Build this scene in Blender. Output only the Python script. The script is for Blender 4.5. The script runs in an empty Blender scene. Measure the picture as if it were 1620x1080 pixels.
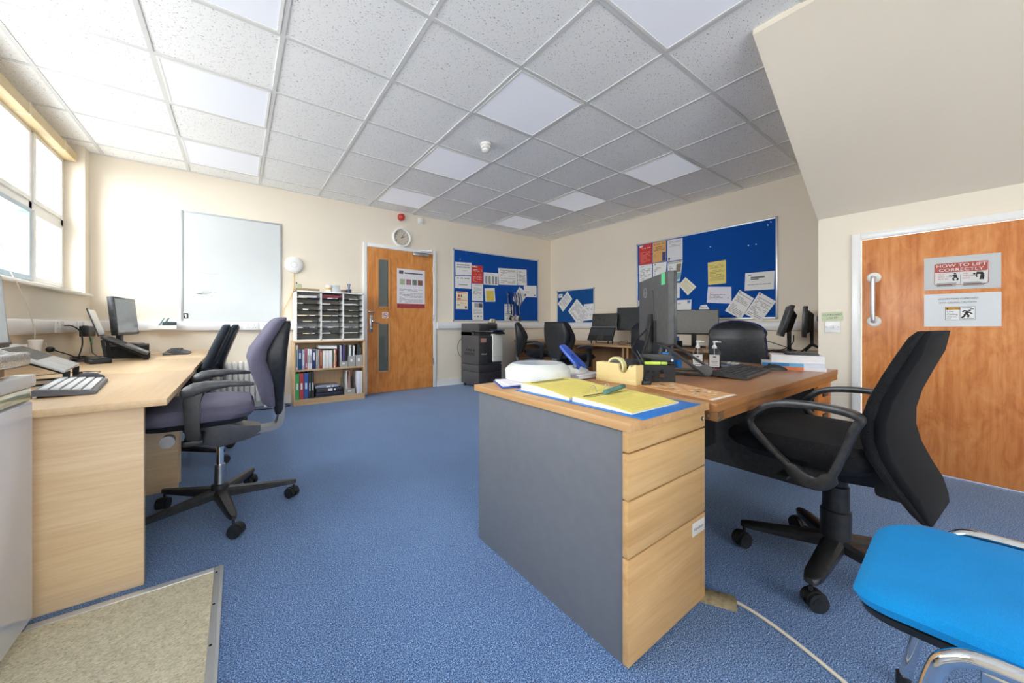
import bpy, bmesh, math, random
from mathutils import Vector, Matrix
random.seed(7)
S = bpy.context.scene
COL = S.collection
PI = math.pi
R = math.radians
CAM_H, FPX, CX, HY = 0.96, 575.4, 810.0, 513.8
YAW = math.atan2(435.0, 575.4)
sn, cs = math.sin(YAW), math.cos(YAW)

def ray(u, v):
    a = (u - CX) / FPX
    return Vector((sn + cs * a, cs - sn * a, (HY - v) / FPX))
def on_y(u, v, y):
    d = ray(u, v); t = y / d.y
    return Vector((d.x * t, y, CAM_H + d.z * t))
def on_x(u, v, x):
    d = ray(u, v); t = x / d.x
    return Vector((x, d.y * t, CAM_H + d.z * t))
def on_z(u, v, z):
    d = ray(u, v); t = (z - CAM_H) / d.z
    return Vector((d.x * t, d.y * t, z))
def zoomed(x0, y0, x1, w):
    s = (x1 - x0) / w
    return lambda x, y: (x0 + x * s, y0 + y * s)

# ------------------------------------------------------------------ materials
def lin(h):
    h = h.lstrip('#')
    o = []
    for i in (0, 2, 4):
        c = int(h[i:i + 2], 16) / 255
        o.append(c / 12.92 if c <= .04045 else ((c + .055) / 1.055) ** 2.4)
    return (o[0], o[1], o[2], 1)
def mix(a, b, t): return tuple(a[i] * (1 - t) + b[i] * t for i in range(3)) + (1,)
MATS = {}
def base_mat(name):
    m = bpy.data.materials.new(name); m.use_nodes = True
    nt = m.node_tree
    return m, nt, nt.nodes['Principled BSDF']
def N(nt, t, **kw):
    n = nt.nodes.new(t)
    for k, v in kw.items(): setattr(n, k, v)
    return n
def ramp(nt, fac, stops, interp='LINEAR'):
    r = N(nt, 'ShaderNodeValToRGB'); r.color_ramp.interpolation = interp
    el = r.color_ramp.elements
    el[0].position, el[0].color = stops[0]
    el[1].position, el[1].color = stops[-1]
    for p, c in stops[1:-1]:
        e = el.new(p); e.color = c
    nt.links.new(fac, r.inputs['Fac'])
    return r
def coords(nt, scale=(1, 1, 1), kind='Object', rot=(0, 0, 0)):
    tc = N(nt, 'ShaderNodeTexCoord'); mp = N(nt, 'ShaderNodeMapping')
    mp.inputs['Scale'].default_value = scale
    mp.inputs['Rotation'].default_value = rot
    nt.links.new(tc.outputs[kind], mp.inputs['Vector'])
    return mp.outputs['Vector']
def noise(nt, vec, scale, detail=3, rough=.55, dist=0):
    n = N(nt, 'ShaderNodeTexNoise')
    n.inputs['Scale'].default_value = scale; n.inputs['Detail'].default_value = detail
    n.inputs['Roughness'].default_value = rough; n.inputs['Distortion'].default_value = dist
    nt.links.new(vec, n.inputs['Vector'])
    return n.outputs['Fac']
def bump(nt, b, height, strength=.2, dist=.002):
    n = N(nt, 'ShaderNodeBump')
    n.inputs['Strength'].default_value = strength; n.inputs['Distance'].default_value = dist
    nt.links.new(height, n.inputs['Height']); nt.links.new(n.outputs['Normal'], b.inputs['Normal'])
def plain(hexcol, rough=.5, metal=0.0, var=.06, nscale=40, bmp=0, spec=.5, coat=0.0):
    key = ('p', hexcol, rough, metal, var, nscale, bmp, spec, coat)
    if key in MATS: return MATS[key]
    m, nt, b = base_mat('surface_' + hexcol.strip('#'))
    c = lin(hexcol)
    f = noise(nt, coords(nt), nscale)
    r = ramp(nt, f, [(.3, mix(c, (0, 0, 0), var)), (.7, mix(c, (1, 1, 1), var * .35))])
    nt.links.new(r.outputs['Color'], b.inputs['Base Color'])
    b.inputs['Roughness'].default_value = rough; b.inputs['Metallic'].default_value = metal
    b.inputs['Specular IOR Level'].default_value = spec
    if coat: b.inputs['Coat Weight'].default_value = coat
    if bmp: bump(nt, b, f, bmp)
    MATS[key] = m
    return m
def fabric(hexcol, hex2=None, scale=900, rough=.95, bmp=.35):
    key = ('f', hexcol, hex2, scale)
    if key in MATS: return MATS[key]
    m, nt, b = base_mat('fabric_' + hexcol.strip('#'))
    c = lin(hexcol); c2 = lin(hex2) if hex2 else mix(c, (0, 0, 0), .35)
    v = coords(nt)
    f = noise(nt, v, scale, 2)
    g = noise(nt, v, 9, 3)
    r = ramp(nt, f, [(.35, c2), (.65, c)])
    mx = N(nt, 'ShaderNodeMixRGB', blend_type='MULTIPLY'); mx.inputs['Fac'].default_value = .35
    rg = ramp(nt, g, [(.3, (.75, .75, .75, 1)), (.7, (1, 1, 1, 1))])
    nt.links.new(r.outputs['Color'], mx.inputs['Color1']); nt.links.new(rg.outputs['Color'], mx.inputs['Color2'])
    nt.links.new(mx.outputs['Color'], b.inputs['Base Color'])
    b.inputs['Roughness'].default_value = rough; b.inputs['Specular IOR Level'].default_value = .2
    b.inputs['Sheen Weight'].default_value = .04
    bump(nt, b, f, bmp, .001)
    MATS[key] = m
    return m
def wood(dark, light, axis='x', fine=60, rough=.42, contrast=1.0, name='wood', figure=0.0, spec=.45):
    key = ('w', dark, light, axis, fine, rough, contrast, figure)
    if key in MATS: return MATS[key]
    m, nt, b = base_mat(name)
    sc = {'x': (.045, 1, 1), 'y': (1, .045, 1), 'z': (1, 1, .045)}[axis]
    v = coords(nt, sc)
    f1 = noise(nt, v, fine, 5, .6, .4)
    sc2 = {'x': (.12, 1, 1), 'y': (1, .12, 1), 'z': (1, 1, .12)}[axis]
    f2 = noise(nt, coords(nt, sc2), 7, 4, .6, figure)
    ad = N(nt, 'ShaderNodeMath', operation='MULTIPLY_ADD')
    nt.links.new(f2, ad.inputs[0]); ad.inputs[1].default_value = .55
    mu = N(nt, 'ShaderNodeMath', operation='MULTIPLY'); nt.links.new(f1, mu.inputs[0]); mu.inputs[1].default_value = .45
    nt.links.new(mu.outputs[0], ad.inputs[2])
    w = .22 / contrast
    r = ramp(nt, ad.outputs[0], [(.5 - w, lin(dark)), (.5 + w, lin(light))])
    nt.links.new(r.outputs['Color'], b.inputs['Base Color'])
    b.inputs['Roughness'].default_value = rough; b.inputs['Specular IOR Level'].default_value = spec
    bump(nt, b, f1, .04, .001)
    MATS[key] = m
    return m
def emit(hexcol, strength):
    m, nt, b = base_mat('lit_' + hexcol.strip('#'))
    c = lin(hexcol)
    f = noise(nt, coords(nt), 3)
    r = ramp(nt, f, [(0, mix(c, (0, 0, 0), .02)), (1, c)])
    nt.links.new(r.outputs['Color'], b.inputs['Base Color'])
    nt.links.new(r.outputs['Color'], b.inputs['Emission Color'])
    b.inputs['Emission Strength'].default_value = strength
    b.inputs['Roughness'].default_value = .35
    return m
def clear_glass(tint='#ffffff', amount=.93, name='window_glass', gloss=.02):
    key = ('g', tint, amount, name)
    if key in MATS: return MATS[key]
    m = bpy.data.materials.new(name); m.use_nodes = True; nt = m.node_tree
    nt.nodes.remove(nt.nodes['Principled BSDF'])
    out = nt.nodes['Material Output']
    tr = N(nt, 'ShaderNodeBsdfTransparent'); gl = N(nt, 'ShaderNodeBsdfGlossy'); mx = N(nt, 'ShaderNodeMixShader')
    c = lin(tint)
    tr.inputs['Color'].default_value = (c[0] * amount, c[1] * amount, c[2] * amount, 1)
    gl.inputs['Roughness'].default_value = gloss
    fr = N(nt, 'ShaderNodeFresnel'); fr.inputs['IOR'].default_value = 1.45
    ge = N(nt, 'ShaderNodeNewGeometry'); iv = N(nt, 'ShaderNodeMath', operation='SUBTRACT'); iv.inputs[0].default_value = 1
    nt.links.new(ge.outputs['Backfacing'], iv.inputs[1])
    mu = N(nt, 'ShaderNodeMath', operation='MULTIPLY'); nt.links.new(fr.outputs[0], mu.inputs[0]); nt.links.new(iv.outputs[0], mu.inputs[1])
    nt.links.new(mu.outputs[0], mx.inputs['Fac'])
    nt.links.new(tr.outputs[0], mx.inputs[1]); nt.links.new(gl.outputs[0], mx.inputs[2])
    nt.links.new(mx.outputs[0], out.inputs['Surface'])
    MATS[key] = m
    return m

def carpet_mat():
    m, nt, b = base_mat('blue_carpet')
    v = coords(nt)
    f = noise(nt, v, 300, 3, .7)
    g = noise(nt, v, 3.0, 3)
    k = noise(nt, v, 120, 2, .6)
    r = ramp(nt, f, [(.38, lin('#172b4c')), (.5, lin('#4574b4')), (.61, lin('#b4d4f8'))])
    r2 = ramp(nt, k, [(.36, (.6, .6, .64, 1)), (.66, (1.15, 1.15, 1.12, 1))])
    mx = N(nt, 'ShaderNodeMixRGB', blend_type='MULTIPLY'); mx.inputs['Fac'].default_value = .8
    nt.links.new(r.outputs['Color'], mx.inputs['Color1']); nt.links.new(r2.outputs['Color'], mx.inputs['Color2'])
    r3 = ramp(nt, g, [(.3, (.85, .85, .88, 1)), (.7, (1.0, 1.0, 1.0, 1))])
    m2 = N(nt, 'ShaderNodeMixRGB', blend_type='MULTIPLY'); m2.inputs['Fac'].default_value = .7
    nt.links.new(mx.outputs['Color'], m2.inputs['Color1']); nt.links.new(r3.outputs['Color'], m2.inputs['Color2'])
    nt.links.new(m2.outputs['Color'], b.inputs['Base Color'])
    b.inputs['Roughness'].default_value = .9; b.inputs['Specular IOR Level'].default_value = .25
    b.inputs['Sheen Weight'].default_value = .2
    bump(nt, b, f, .5, .003)
    return m
def wall_mat(hexcol='#eee2cc'):
    m, nt, b = base_mat('cream_paint')
    v = coords(nt); c = lin(hexcol)
    f = noise(nt, v, 90, 3)
    g = noise(nt, v, .9, 4)
    r = ramp(nt, g, [(.3, mix(c, (0, 0, 0), .05)), (.7, c)])
    nt.links.new(r.outputs['Color'], b.inputs['Base Color'])
    b.inputs['Roughness'].default_value = .6; b.inputs['Specular IOR Level'].default_value = .3
    bump(nt, b, f, .06, .001)
    return m
def tile_mat():
    m, nt, b = base_mat('fissured_ceiling_tile')
    v = coords(nt, (1, 1, 1))
    # short worm-like fissures: stretched, distorted noise cut to its thin extreme
    w = N(nt, 'ShaderNodeTexNoise'); w.inputs['Scale'].default_value = 26; w.inputs['Detail'].default_value = 1
    nt.links.new(v, w.inputs['Vector'])
    ad = N(nt, 'ShaderNodeMixRGB', blend_type='ADD'); ad.inputs['Fac'].default_value = .018
    nt.links.new(v, ad.inputs['Color1']); nt.links.new(w.outputs['Color'], ad.inputs['Color2'])
    mp = N(nt, 'ShaderNodeMapping'); mp.inputs['Scale'].default_value = (75, 190, 75); mp.inputs['Rotation'].default_value = (0, 0, .5)
    nt.links.new(ad.outputs['Color'], mp.inputs['Vector'])
    f = N(nt, 'ShaderNodeTexNoise'); f.inputs['Scale'].default_value = 1; f.inputs['Detail'].default_value = 1.5
    nt.links.new(mp.outputs['Vector'], f.inputs['Vector'])
    p = noise(nt, v, 260, 1)
    r = ramp(nt, f.outputs['Fac'], [(.30, lin('#7d7d7a')), (.345, lin('#fbfbf9'))])
    r2 = ramp(nt, p, [(.24, lin('#b0b0ae')), (.29, lin('#ffffff'))])
    mx = N(nt, 'ShaderNodeMixRGB', blend_type='MULTIPLY'); mx.inputs['Fac'].default_value = 1
    nt.links.new(r.outputs['Color'], mx.inputs['Color1']); nt.links.new(r2.outputs['Color'], mx.inputs['Color2'])
    nt.links.new(mx.outputs['Color'], b.inputs['Base Color'])
    b.inputs['Roughness'].default_value = .9; b.inputs['Specular IOR Level'].default_value = .15
    bump(nt, b, f.outputs['Fac'], .25, .003)
    return m
def mat_coir():
    m, nt, b = base_mat('coir_mat')
    v = coords(nt)
    f = noise(nt, coords(nt, (1, 2.2, 1)), 110, 4, .75)
    g = noise(nt, v, 45, 3, .6)
    r = ramp(nt, f, [(.28, lin('#968a6d')), (.46, lin('#e2d8b9')), (.7, lin('#fff8e2'))])
    r2 = ramp(nt, g, [(.3, (.72, .72, .7, 1)), (.6, (1, 1, 1, 1))])
    mx = N(nt, 'ShaderNodeMixRGB', blend_type='MULTIPLY'); mx.inputs['Fac'].default_value = .7
    nt.links.new(r.outputs['Color'], mx.inputs['Color1']); nt.links.new(r2.outputs['Color'], mx.inputs['Color2'])
    nt.links.new(mx.outputs['Color'], b.inputs['Base Color'])
    b.inputs['Roughness'].default_value = .95; b.inputs['Specular IOR Level'].default_value = .1
    bump(nt, b, f, .8, .004)
    return m
def granite_mat():
    m, nt, b = base_mat('speckled_granite')
    v = coords(nt)
    f = noise(nt, v, 190, 4, .75); g = noise(nt, v, 70, 3)
    r = ramp(nt, f, [(.36, lin('#55524e')), (.5, lin('#b9b6b0')), (.62, lin('#e4e2de'))])
    nt.links.new(r.outputs['Color'], b.inputs['Base Color'])
    b.inputs['Roughness'].default_value = .15
    return m
def brick_mat():
    m, nt, b = base_mat('outside_brick')
    v = coords(nt, (1, 1, 1), rot=(0, R(90), R(90)))
    t = N(nt, 'ShaderNodeTexBrick')
    t.inputs['Color1'].default_value = lin('#f0d8cc'); t.inputs['Color2'].default_value = lin('#e8cabd'); t.inputs['Mortar'].default_value = lin('#f4eee8')
    t.inputs['Scale'].default_value = 1; t.inputs['Brick Width'].default_value = .23; t.inputs['Row Height'].default_value = .075; t.inputs['Mortar Size'].default_value = .01
    nt.links.new(v, t.inputs['Vector']); nt.links.new(t.outputs['Color'], b.inputs['Base Color'])
    b.inputs['Roughness'].default_value = .9
    return m
def ply_mat(name, dark, mid, light, fs=1.0):
    m, nt, b = base_mat(name)
    v = coords(nt, (1, 1, .42))
    f = noise(nt, v, 7 * fs, 6, .62, 1.6)
    g = noise(nt, coords(nt, (1, 1, .05)), 55, 4, .6)
    ad = N(nt, 'ShaderNodeMath', operation='MULTIPLY_ADD'); ad.inputs[1].default_value = .62
    mu = N(nt, 'ShaderNodeMath', operation='MULTIPLY'); nt.links.new(g, mu.inputs[0]); mu.inputs[1].default_value = .38
    nt.links.new(f, ad.inputs[0]); nt.links.new(mu.outputs[0], ad.inputs[2])
    r = ramp(nt, ad.outputs[0], [(.3, lin(dark)), (.5, lin(mid)), (.7, lin(light))])
    nt.links.new(r.outputs['Color'], b.inputs['Base Color'])
    b.inputs['Roughness'].default_value = .35; b.inputs['Specular IOR Level'].default_value = .4
    return m

CARPET, CREAM, TILE = carpet_mat(), wall_mat('#efe4d1'), tile_mat()
WHITE = plain('#eceae4', .4, var=.03)
GLOSSW = plain('#f1f0ec', .25, var=.02)
TRUNK = plain('#e9e8e8', .35, var=.02)
ALU = plain('#c9cbcc', .28, 1.0, .05)
CHROME = plain('#e6e8ea', .07, 1.0, .02)
STEEL = plain('#b9bcbf', .3, 1.0, .06)
BLACK = plain('#121315', .42, var=.05)
BLACKM = plain('#151618', .7, var=.05)
CHARC = plain('#343436', .5, var=.05)
BEZEL = plain('#1c1d20', .3, var=.1)
SCREEN = plain('#1a1b1d', .45, var=.04, spec=.25)
OAK = wood('#b98f63', '#dcbc92', 'x', 60, .4, .9, 'light_oak')
OAKV = wood('#c49b6c', '#e3c49a', 'z', 60, .4, .9, 'light_oak_upright')
OAKY = wood('#c8a274', '#e2c69f', 'y', 60, .38, .9, 'light_oak_long')
PEDOAK = wood('#b98a53', '#e2bb83', 'x', 42, .42, 1.15, 'golden_oak', .8)
DOORW = ply_mat('veneer_door', '#b56a30', '#d88c48', '#e8a661', .8)
CUPW = ply_mat('mottled_plywood', '#b4622e', '#d5874a', '#e6a468', 1.25)
DESKW = wood('#8c5a30', '#b58150', 'x', 50, .3, 1.0, 'teak_desktop', .6)
DRAWW = wood('#a85f28', '#cf8644', 'x', 40, .4, 1.0, 'orange_teak')
BOARD = fabric('#0f54ab', '#0b4596', 700, .95, .2)
BOARD2 = fabric('#1d5a9c', '#164b88', 700, .95, .2)
PAPER = plain('#ecebe8', .7, var=.02)
INK = plain('#5a5a5c', .8, var=.02)
INKD = plain('#232325', .8, var=.02)
INKL = plain('#9b9b9e', .8, var=.02)
GLASS = clear_glass()

# ------------------------------------------------------------------ mesh builder
def spline(pts, k=6, closed=False):
    P = [Vector(p) for p in pts]; n = len(P); out = []
    rng = range(n if closed else n - 1)
    for i in rng:
        p1, p2 = P[i], P[(i + 1) % n]
        p0 = P[(i - 1) % n] if (closed or i > 0) else p1 + (p1 - p2)
        p3 = P[(i + 2) % n] if (closed or i + 2 < n) else p2 + (p2 - p1)
        for j in range(k):
            t = j / k
            out.append(.5 * ((2 * p1) + (p2 - p0) * t + (2 * p0 - 5 * p1 + 4 * p2 - p3) * t * t + (3 * p1 - p0 - 3 * p2 + p3) * t ** 3))
    if not closed: out.append(P[-1])
    return out
def rrect(hx, hy, r, n=4):
    r = min(r, hx * .999, hy * .999); o = []
    for cx, cy, a0 in ((hx - r, hy - r, 0), (-hx + r, hy - r, 90), (-hx + r, -hy + r, 180), (hx - r, -hy + r, 270)):
        for i in range(n + 1):
            a = R(a0 + 90 * i / n); o.append((cx + r * math.cos(a), cy + r * math.sin(a)))
    return o

class MB:
    def __init__(s): s.bm = bmesh.new(); s.M = Matrix()
    def at(s, loc=(0, 0, 0), rot=(0, 0, 0)):
        from mathutils import Euler
        s.M = Matrix.Translation(Vector(loc)) @ Euler(rot).to_matrix().to_4x4(); return s
    def v(s, co): return s.bm.verts.new(s.M @ Vector(co))
    def face(s, vs):
        try: return s.bm.faces.new(vs)
        except ValueError: return None
    def box(s, lo, hi, bev=0, seg=2):
        x0, y0, z0 = lo; x1, y1, z1 = hi
        vs = [s.v(c) for c in ((x0, y0, z0), (x1, y0, z0), (x1, y1, z0), (x0, y1, z0), (x0, y0, z1), (x1, y0, z1), (x1, y1, z1), (x0, y1, z1))]
        fs = [s.face([vs[i] for i in f]) for f in ((3, 2, 1, 0), (4, 5, 6, 7), (0, 1, 5, 4), (1, 2, 6, 5), (2, 3, 7, 6), (3, 0, 4, 7))]
        if bev:
            es = list({e for f in fs for e in f.edges})
            bmesh.ops.bevel(s.bm, geom=es, offset=bev, segments=seg, affect='EDGES', profile=.5)
        return s
    def prism(s, poly, a, b, axis='z', bev=0, seg=2):
        def co(p, h): return {'x': (h, p[0], p[1]), 'y': (p[0], h, p[1]), 'z': (p[0], p[1], h)}[axis]
        A = [s.v(co(p, a)) for p in poly]; B = [s.v(co(p, b)) for p in poly]; n = len(poly)
        fs = [s.face(A[::-1]), s.face(B)]
        for i in range(n): fs.append(s.face([A[i], A[(i + 1) % n], B[(i + 1) % n], B[i]]))
        if bev:
            es = list({e for f in fs[:2] if f for e in f.edges})
            bmesh.ops.bevel(s.bm, geom=es, offset=bev, segments=seg, affect='EDGES', profile=.5)
        return s
    def loft(s, rings, caps=True, closed=False):
        L = [[s.v(p) for p in r] for r in rings]; n = len(L[0])
        for i in range(len(L) if closed else len(L) - 1):
            A, B = L[i], L[(i + 1) % len(L)]
            for j in range(n): s.face([A[j], A[(j + 1) % n], B[(j + 1) % n], B[j]])
        if caps and not closed: s.face(L[0][::-1]); s.face(L[-1])
        return s
    def cyl(s, p0, p1, r0, r1=None, n=20, caps=True):
        r1 = r0 if r1 is None else r1
        p0, p1 = Vector(p0), Vector(p1); d = (p1 - p0).normalized()
        a = d.orthogonal().normalized(); b = d.cross(a)
        rg = lambda p, r: [p + a * r * math.cos(2 * PI * i / n) + b * r * math.sin(2 * PI * i / n) for i in range(n)]
        return s.loft([rg(p0, r0), rg(p1, r1)], caps)
    def tube(s, pts, r, n=8, closed=False):
        P = [Vector(p) for p in pts]; m = len(P); rings = []
        rr = r if isinstance(r, (list, tuple)) else [r] * m
        up = None
        for i in range(m):
            t = (P[(i + 1) % m] - P[i - 1]) if closed else (P[min(i + 1, m - 1)] - P[max(i - 1, 0)])
            if t.length < 1e-9: t = Vector((0, 0, 1))
            t.normalize()
            if up is None: up = t.orthogonal().normalized()
            up = (up - t * up.dot(t))
            if up.length < 1e-6: up = t.orthogonal()
            up.normalize(); sd = t.cross(up)
            rings.append([P[i] + (up * math.cos(2 * PI * k / n) + sd * math.sin(2 * PI * k / n)) * rr[i] for k in range(n)])
        return s.loft(rings, True, closed)
    def sweep(s, pts, sec, normal, closed=False):
        P = [Vector(p) for p in pts]; m = len(P); nz = Vector(normal).normalized(); rings = []
        for i in range(m):
            t = (P[(i + 1) % m] - P[i - 1]) if closed else (P[min(i + 1, m - 1)] - P[max(i - 1, 0)])
            t.normalize(); sd = t.cross(nz).normalized()
            sc = sec[i] if isinstance(sec[0][0], (list, tuple)) else sec
            rings.append([P[i] + sd * a + nz * b for a, b in sc])
        return s.loft(rings, True, closed)
    def lathe(s, prof, n=32, ring=False):
        rings = [[(r * math.cos(2 * PI * i / n), r * math.sin(2 * PI * i / n), z) for i in range(n)] for r, z in prof]
        return s.loft(rings, not ring, ring)
    def ball(s, c, rx, ry=None, rz=None, n=16, k=8):
        ry = ry or rx; rz = rz or rx
        rings = []
        for i in range(1, k):
            a = PI * i / k
            rings.append([(c[0] + rx * math.sin(a) * math.cos(2 * PI * j / n), c[1] + ry * math.sin(a) * math.sin(2 * PI * j / n), c[2] - rz * math.cos(a)) for j in range(n)])
        return s.loft(rings, True)
    def quad(s, *p): s.face([s.v(q) for q in p]); return s
    def text(s, body, size, x=0, y=0, z=0, align='CENTER', xs=1.0, shear=0.0, depth=0.0):
        me = glyphs(body, align, depth / size if depth else 0)
        vs = [s.v((x + (q.x * xs + shear * q.y) * size, y + q.y * size, z + q.z * size)) for q in me[0]]
        for f in me[1]: s.face([vs[i] for i in f])
        return s
    def mesh(s, name, smooth=True, angle=38):
        bmesh.ops.recalc_face_normals(s.bm, faces=s.bm.faces)
        me = bpy.data.meshes.new(name); s.bm.to_mesh(me); s.bm.free()
        if smooth:
            me.polygons.foreach_set('use_smooth', [True] * len(me.polygons))
            me.set_sharp_from_angle(angle=R(angle))
        return me
_G = {}
def glyphs(body, align, depth):
    k = (body, align, depth)
    if k not in _G:
        cu = bpy.data.curves.new('lettering', 'FONT'); cu.body = body; cu.align_x = align; cu.size = 1; cu.resolution_u = 3
        cu.extrude = depth
        o = bpy.data.objects.new('lettering_source', cu); COL.objects.link(o)
        dg = bpy.context.evaluated_depsgraph_get(); dg.update()
        me = bpy.data.meshes.new_from_object(o.evaluated_get(dg))
        _G[k] = ([v.co.copy() for v in me.vertices], [tuple(p.vertices) for p in me.polygons])
        bpy.data.objects.remove(o); bpy.data.curves.remove(cu); bpy.data.meshes.remove(me)
    return _G[k]

# ------------------------------------------------------------------ objects
def tag(o, label, cat, group=None):
    o['label'] = label; o['category'] = cat
    if group: o['group'] = group
    return o
def thing(name, label, cat, loc=(0, 0, 0), rz=0.0, group=None, M=None):
    o = bpy.data.objects.new(name, None); COL.objects.link(o); o.empty_display_size = .05
    o.matrix_world = M if M is not None else Matrix.Translation(Vector(loc)) @ Matrix.Rotation(rz, 4, 'Z')
    return tag(o, label, cat, group)
def part(name, mb, mat, parent, label=None, smooth=True):
    o = bpy.data.objects.new(name, mb.mesh(name, smooth)); COL.objects.link(o)
    o.data.materials.append(mat); o.parent = parent
    if label: o['label'] = label
    return o
def solo(name, mb, mat, label, cat, loc=(0, 0, 0), rz=0.0, group=None, M=None, smooth=True):
    o = bpy.data.objects.new(name, mb.mesh(name, smooth)); COL.objects.link(o)
    o.data.materials.append(mat)
    o.matrix_world = M if M is not None else Matrix.Translation(Vector(loc)) @ Matrix.Rotation(rz, 4, 'Z')
    return tag(o, label, cat, group)
def struct(name, mb, mat, parent=None, smooth=True):
    o = bpy.data.objects.new(name, mb.mesh(name, smooth)); COL.objects.link(o)
    o.data.materials.append(mat)
    if parent: o.parent = parent
    else: o['kind'] = 'structure'
    return o
def dup(root, M, label, group=None):
    def cp(o, parent):
        c = o.copy(); COL.objects.link(c); c.parent = parent
        for ch in [q for q in KIDS.get(o.name, [])]: cp(ch, c)
        return c
    KIDS = {}
    for q in bpy.data.objects:
        if q.parent: KIDS.setdefault(q.parent.name, []).append(q)
    r = cp(root, None); r.matrix_world = M; r['label'] = label
    if group: r['group'] = group
    return r
def place(x, y, z=0, rz=0): return Matrix.Translation((x, y, z)) @ Matrix.Rotation(rz, 4, 'Z')
def frame(o, right, up):
    right = Vector(right).normalized(); n = right.cross(Vector(up)).normalized(); up = n.cross(right)
    return Matrix(((right.x, up.x, n.x, o[0]), (right.y, up.y, n.y, o[1]), (right.z, up.z, n.z, o[2]), (0, 0, 0, 1)))
BACK = lambda x, z, off=0: frame((x, YB - off, z), (1, 0, 0), (0, 0, 1))
RIGHT = lambda y, z, off=0: frame((XR - off, y, z), (0, -1, 0), (0, 0, 1))
CUP = lambda y, z, off=0: frame((XC - off, y, z), (0, -1, 0), (0, 0, 1))
LEFT = lambda y, z, off=0: frame((XL + off, y, z), (0, 1, 0), (0, 0, 1))
YB, XR, XL, XC, ZC = 5.24, 4.91, -1.13, 3.57, 2.62
YC = 0.812   # where the cupboard wall ends
# ------------------------------------------------------------------ room shell
def bxs(*bs):
    m = MB()
    for b in bs: m.box(*b)
    return m
struct('floor', bxs(((-1.6, -2.3, -.12), (5.2, 5.5, 0))), CARPET)
ceil = struct('ceiling', bxs(((-1.32, -2.2, ZC), (5.05, 5.36, ZC + .1))), TILE)
GX, GY, GD = .834, 1.83, .6245
m = MB()
for k in range(-4, 8):
    x = GX + GD * k
    if -1.3 < x < 5: m.box((x - .012, -2.1, ZC - .006), (x + .012, YB, ZC + .001))
for k in range(-6, 6):
    y = GY + GD * k
    if -2.1 < y < YB: m.box((-1.3, y - .012, ZC - .0062), (XR, y + .012, ZC + .001))
m.box((-1.3, YB - .022, ZC - .007), (XR, YB, ZC + .001)); m.box((XR - .022, .8, ZC - .007), (XR, YB, ZC + .001))
part('ceiling_grid', m, plain('#dcdcda', .4, var=.02), ceil, 'white metal grid between the ceiling tiles')

DX0, DX1, DZ = 1.43, 2.425, 2.055
struct('wall_back', bxs(((-1.335, YB, -.05), (DX0, YB + .12, 2.75)), ((DX1, YB, -.05), (5.05, YB + .12, 2.75)), ((DX0, YB, DZ), (DX1, YB + .12, 2.75))), CREAM)
struct('wall_right', bxs(((XR, YC - .1, -.05), (XR + .12, 5.4, 2.75))), CREAM)
struct('wall_cupboard', bxs(((XC, .612, -.05), (XC + .1, YC, 1.9)), ((XC, -2.2, -.05), (XC + .1, -.3, 1.9)), ((XC, -.3, 1.6), (XC + .1, .612, 1.9)),
       ((XC + .1, YC - .1, -.05), (XR, YC, 2.62))), CREAM)
struct('ceiling_soffit', MB().prism([(2.315, 2.65), (2.315, 2.59), (3.60, 1.748), (3.72, 1.748), (3.72, 2.65)], -2.2, YC + .003, 'y'), CREAM, smooth=False)
WY0, WY1 = .9, 5.1
struct('wall_left', bxs(((-1.335, -2.2, -.05), (XL, YB, 1.222)), ((-1.335, WY1, 1.222), (XL, YB, 2.7)), ((-1.335, -2.2, 1.222), (XL, WY0, 2.7)),
       ((-1.335, WY0, 2.535), (-1.262, WY1, 2.7))), CREAM)
struct('wall_front', bxs(((-1.5, -2.2, -.05), (5.05, -2.1, .12)), ((-1.5, -2.2, 2.42), (5.05, -2.1, 2.7)), ((-1.5, -2.2, .12), (-1.0, -2.1, 2.42)), ((2.0, -2.2, .12), (5.05, -2.1, 2.42))), CREAM)
# unseen glazed entrance screen behind the camera, added to bring in frontal fill light
m = MB()
for x in (-1.0, -.02, .97, 1.95): m.box((x, -2.18, .12), (x + .05, -2.12, 2.42))
for z in (.12, 1.95, 2.37): m.box((-1.0, -2.18, z), (2.0, -2.12, z + .05))
w2 = struct('added_fill_window', m, GLOSSW)
part('window_pane', bxs(((-1.0, -2.155, .12), (2.0, -2.149, 2.42))), GLASS, w2)

# left window: frame, casement, panes, sill
m = MB(); X0, X1 = -1.325, -1.262
ys = [WY0, 1.5, 2.2, 2.95, 3.7, 4.42, 5.05]
for y in ys: m.box((X0, y, 1.24), (X1, y + (.05 if y > WY0 else .07), 2.5))
for z0, z1 in ((1.24, 1.3), (1.845, 1.905), (2.45, 2.54)): m.box((X0, WY0, z0), (X1, WY1, z1))
w1 = struct('window_1', m, GLOSSW)
for i in range(6):
    for z0, z1 in ((1.3, 1.845), (1.905, 2.45)):
        a, b = ys[i] + .05, ys[i + 1]
        c = .034; m = MB()
        for q in (((X0 + .01, a, z0), (X1 + .012, a + c, z1)), ((X0 + .01, b - c, z0), (X1 + .012, b, z1)), ((X0 + .01, a + c, z0), (X1 + .012, b - c, z0 + c)), ((X0 + .01, a + c, z1 - c), (X1 + .012, b - c, z1))): m.box(*q)
        blue = (i == 4 and z0 < 1.5)
        cs_ = part('casement', m, plain('#a9c3d2', .35) if blue else GLOSSW, w1, 'pale blue grey opening casement' if blue else None)
        part('window_pane', MB().box((-1.296, a + c, z0 + c), (-1.291, b - c, z1 - c)), GLASS, cs_)
m = MB().box((-1.262, WY0 - .02, 1.222), (-1.085, WY1 + .045, 1.25), .01)
struct('trim_sill', m, GLOSSW)
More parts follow.
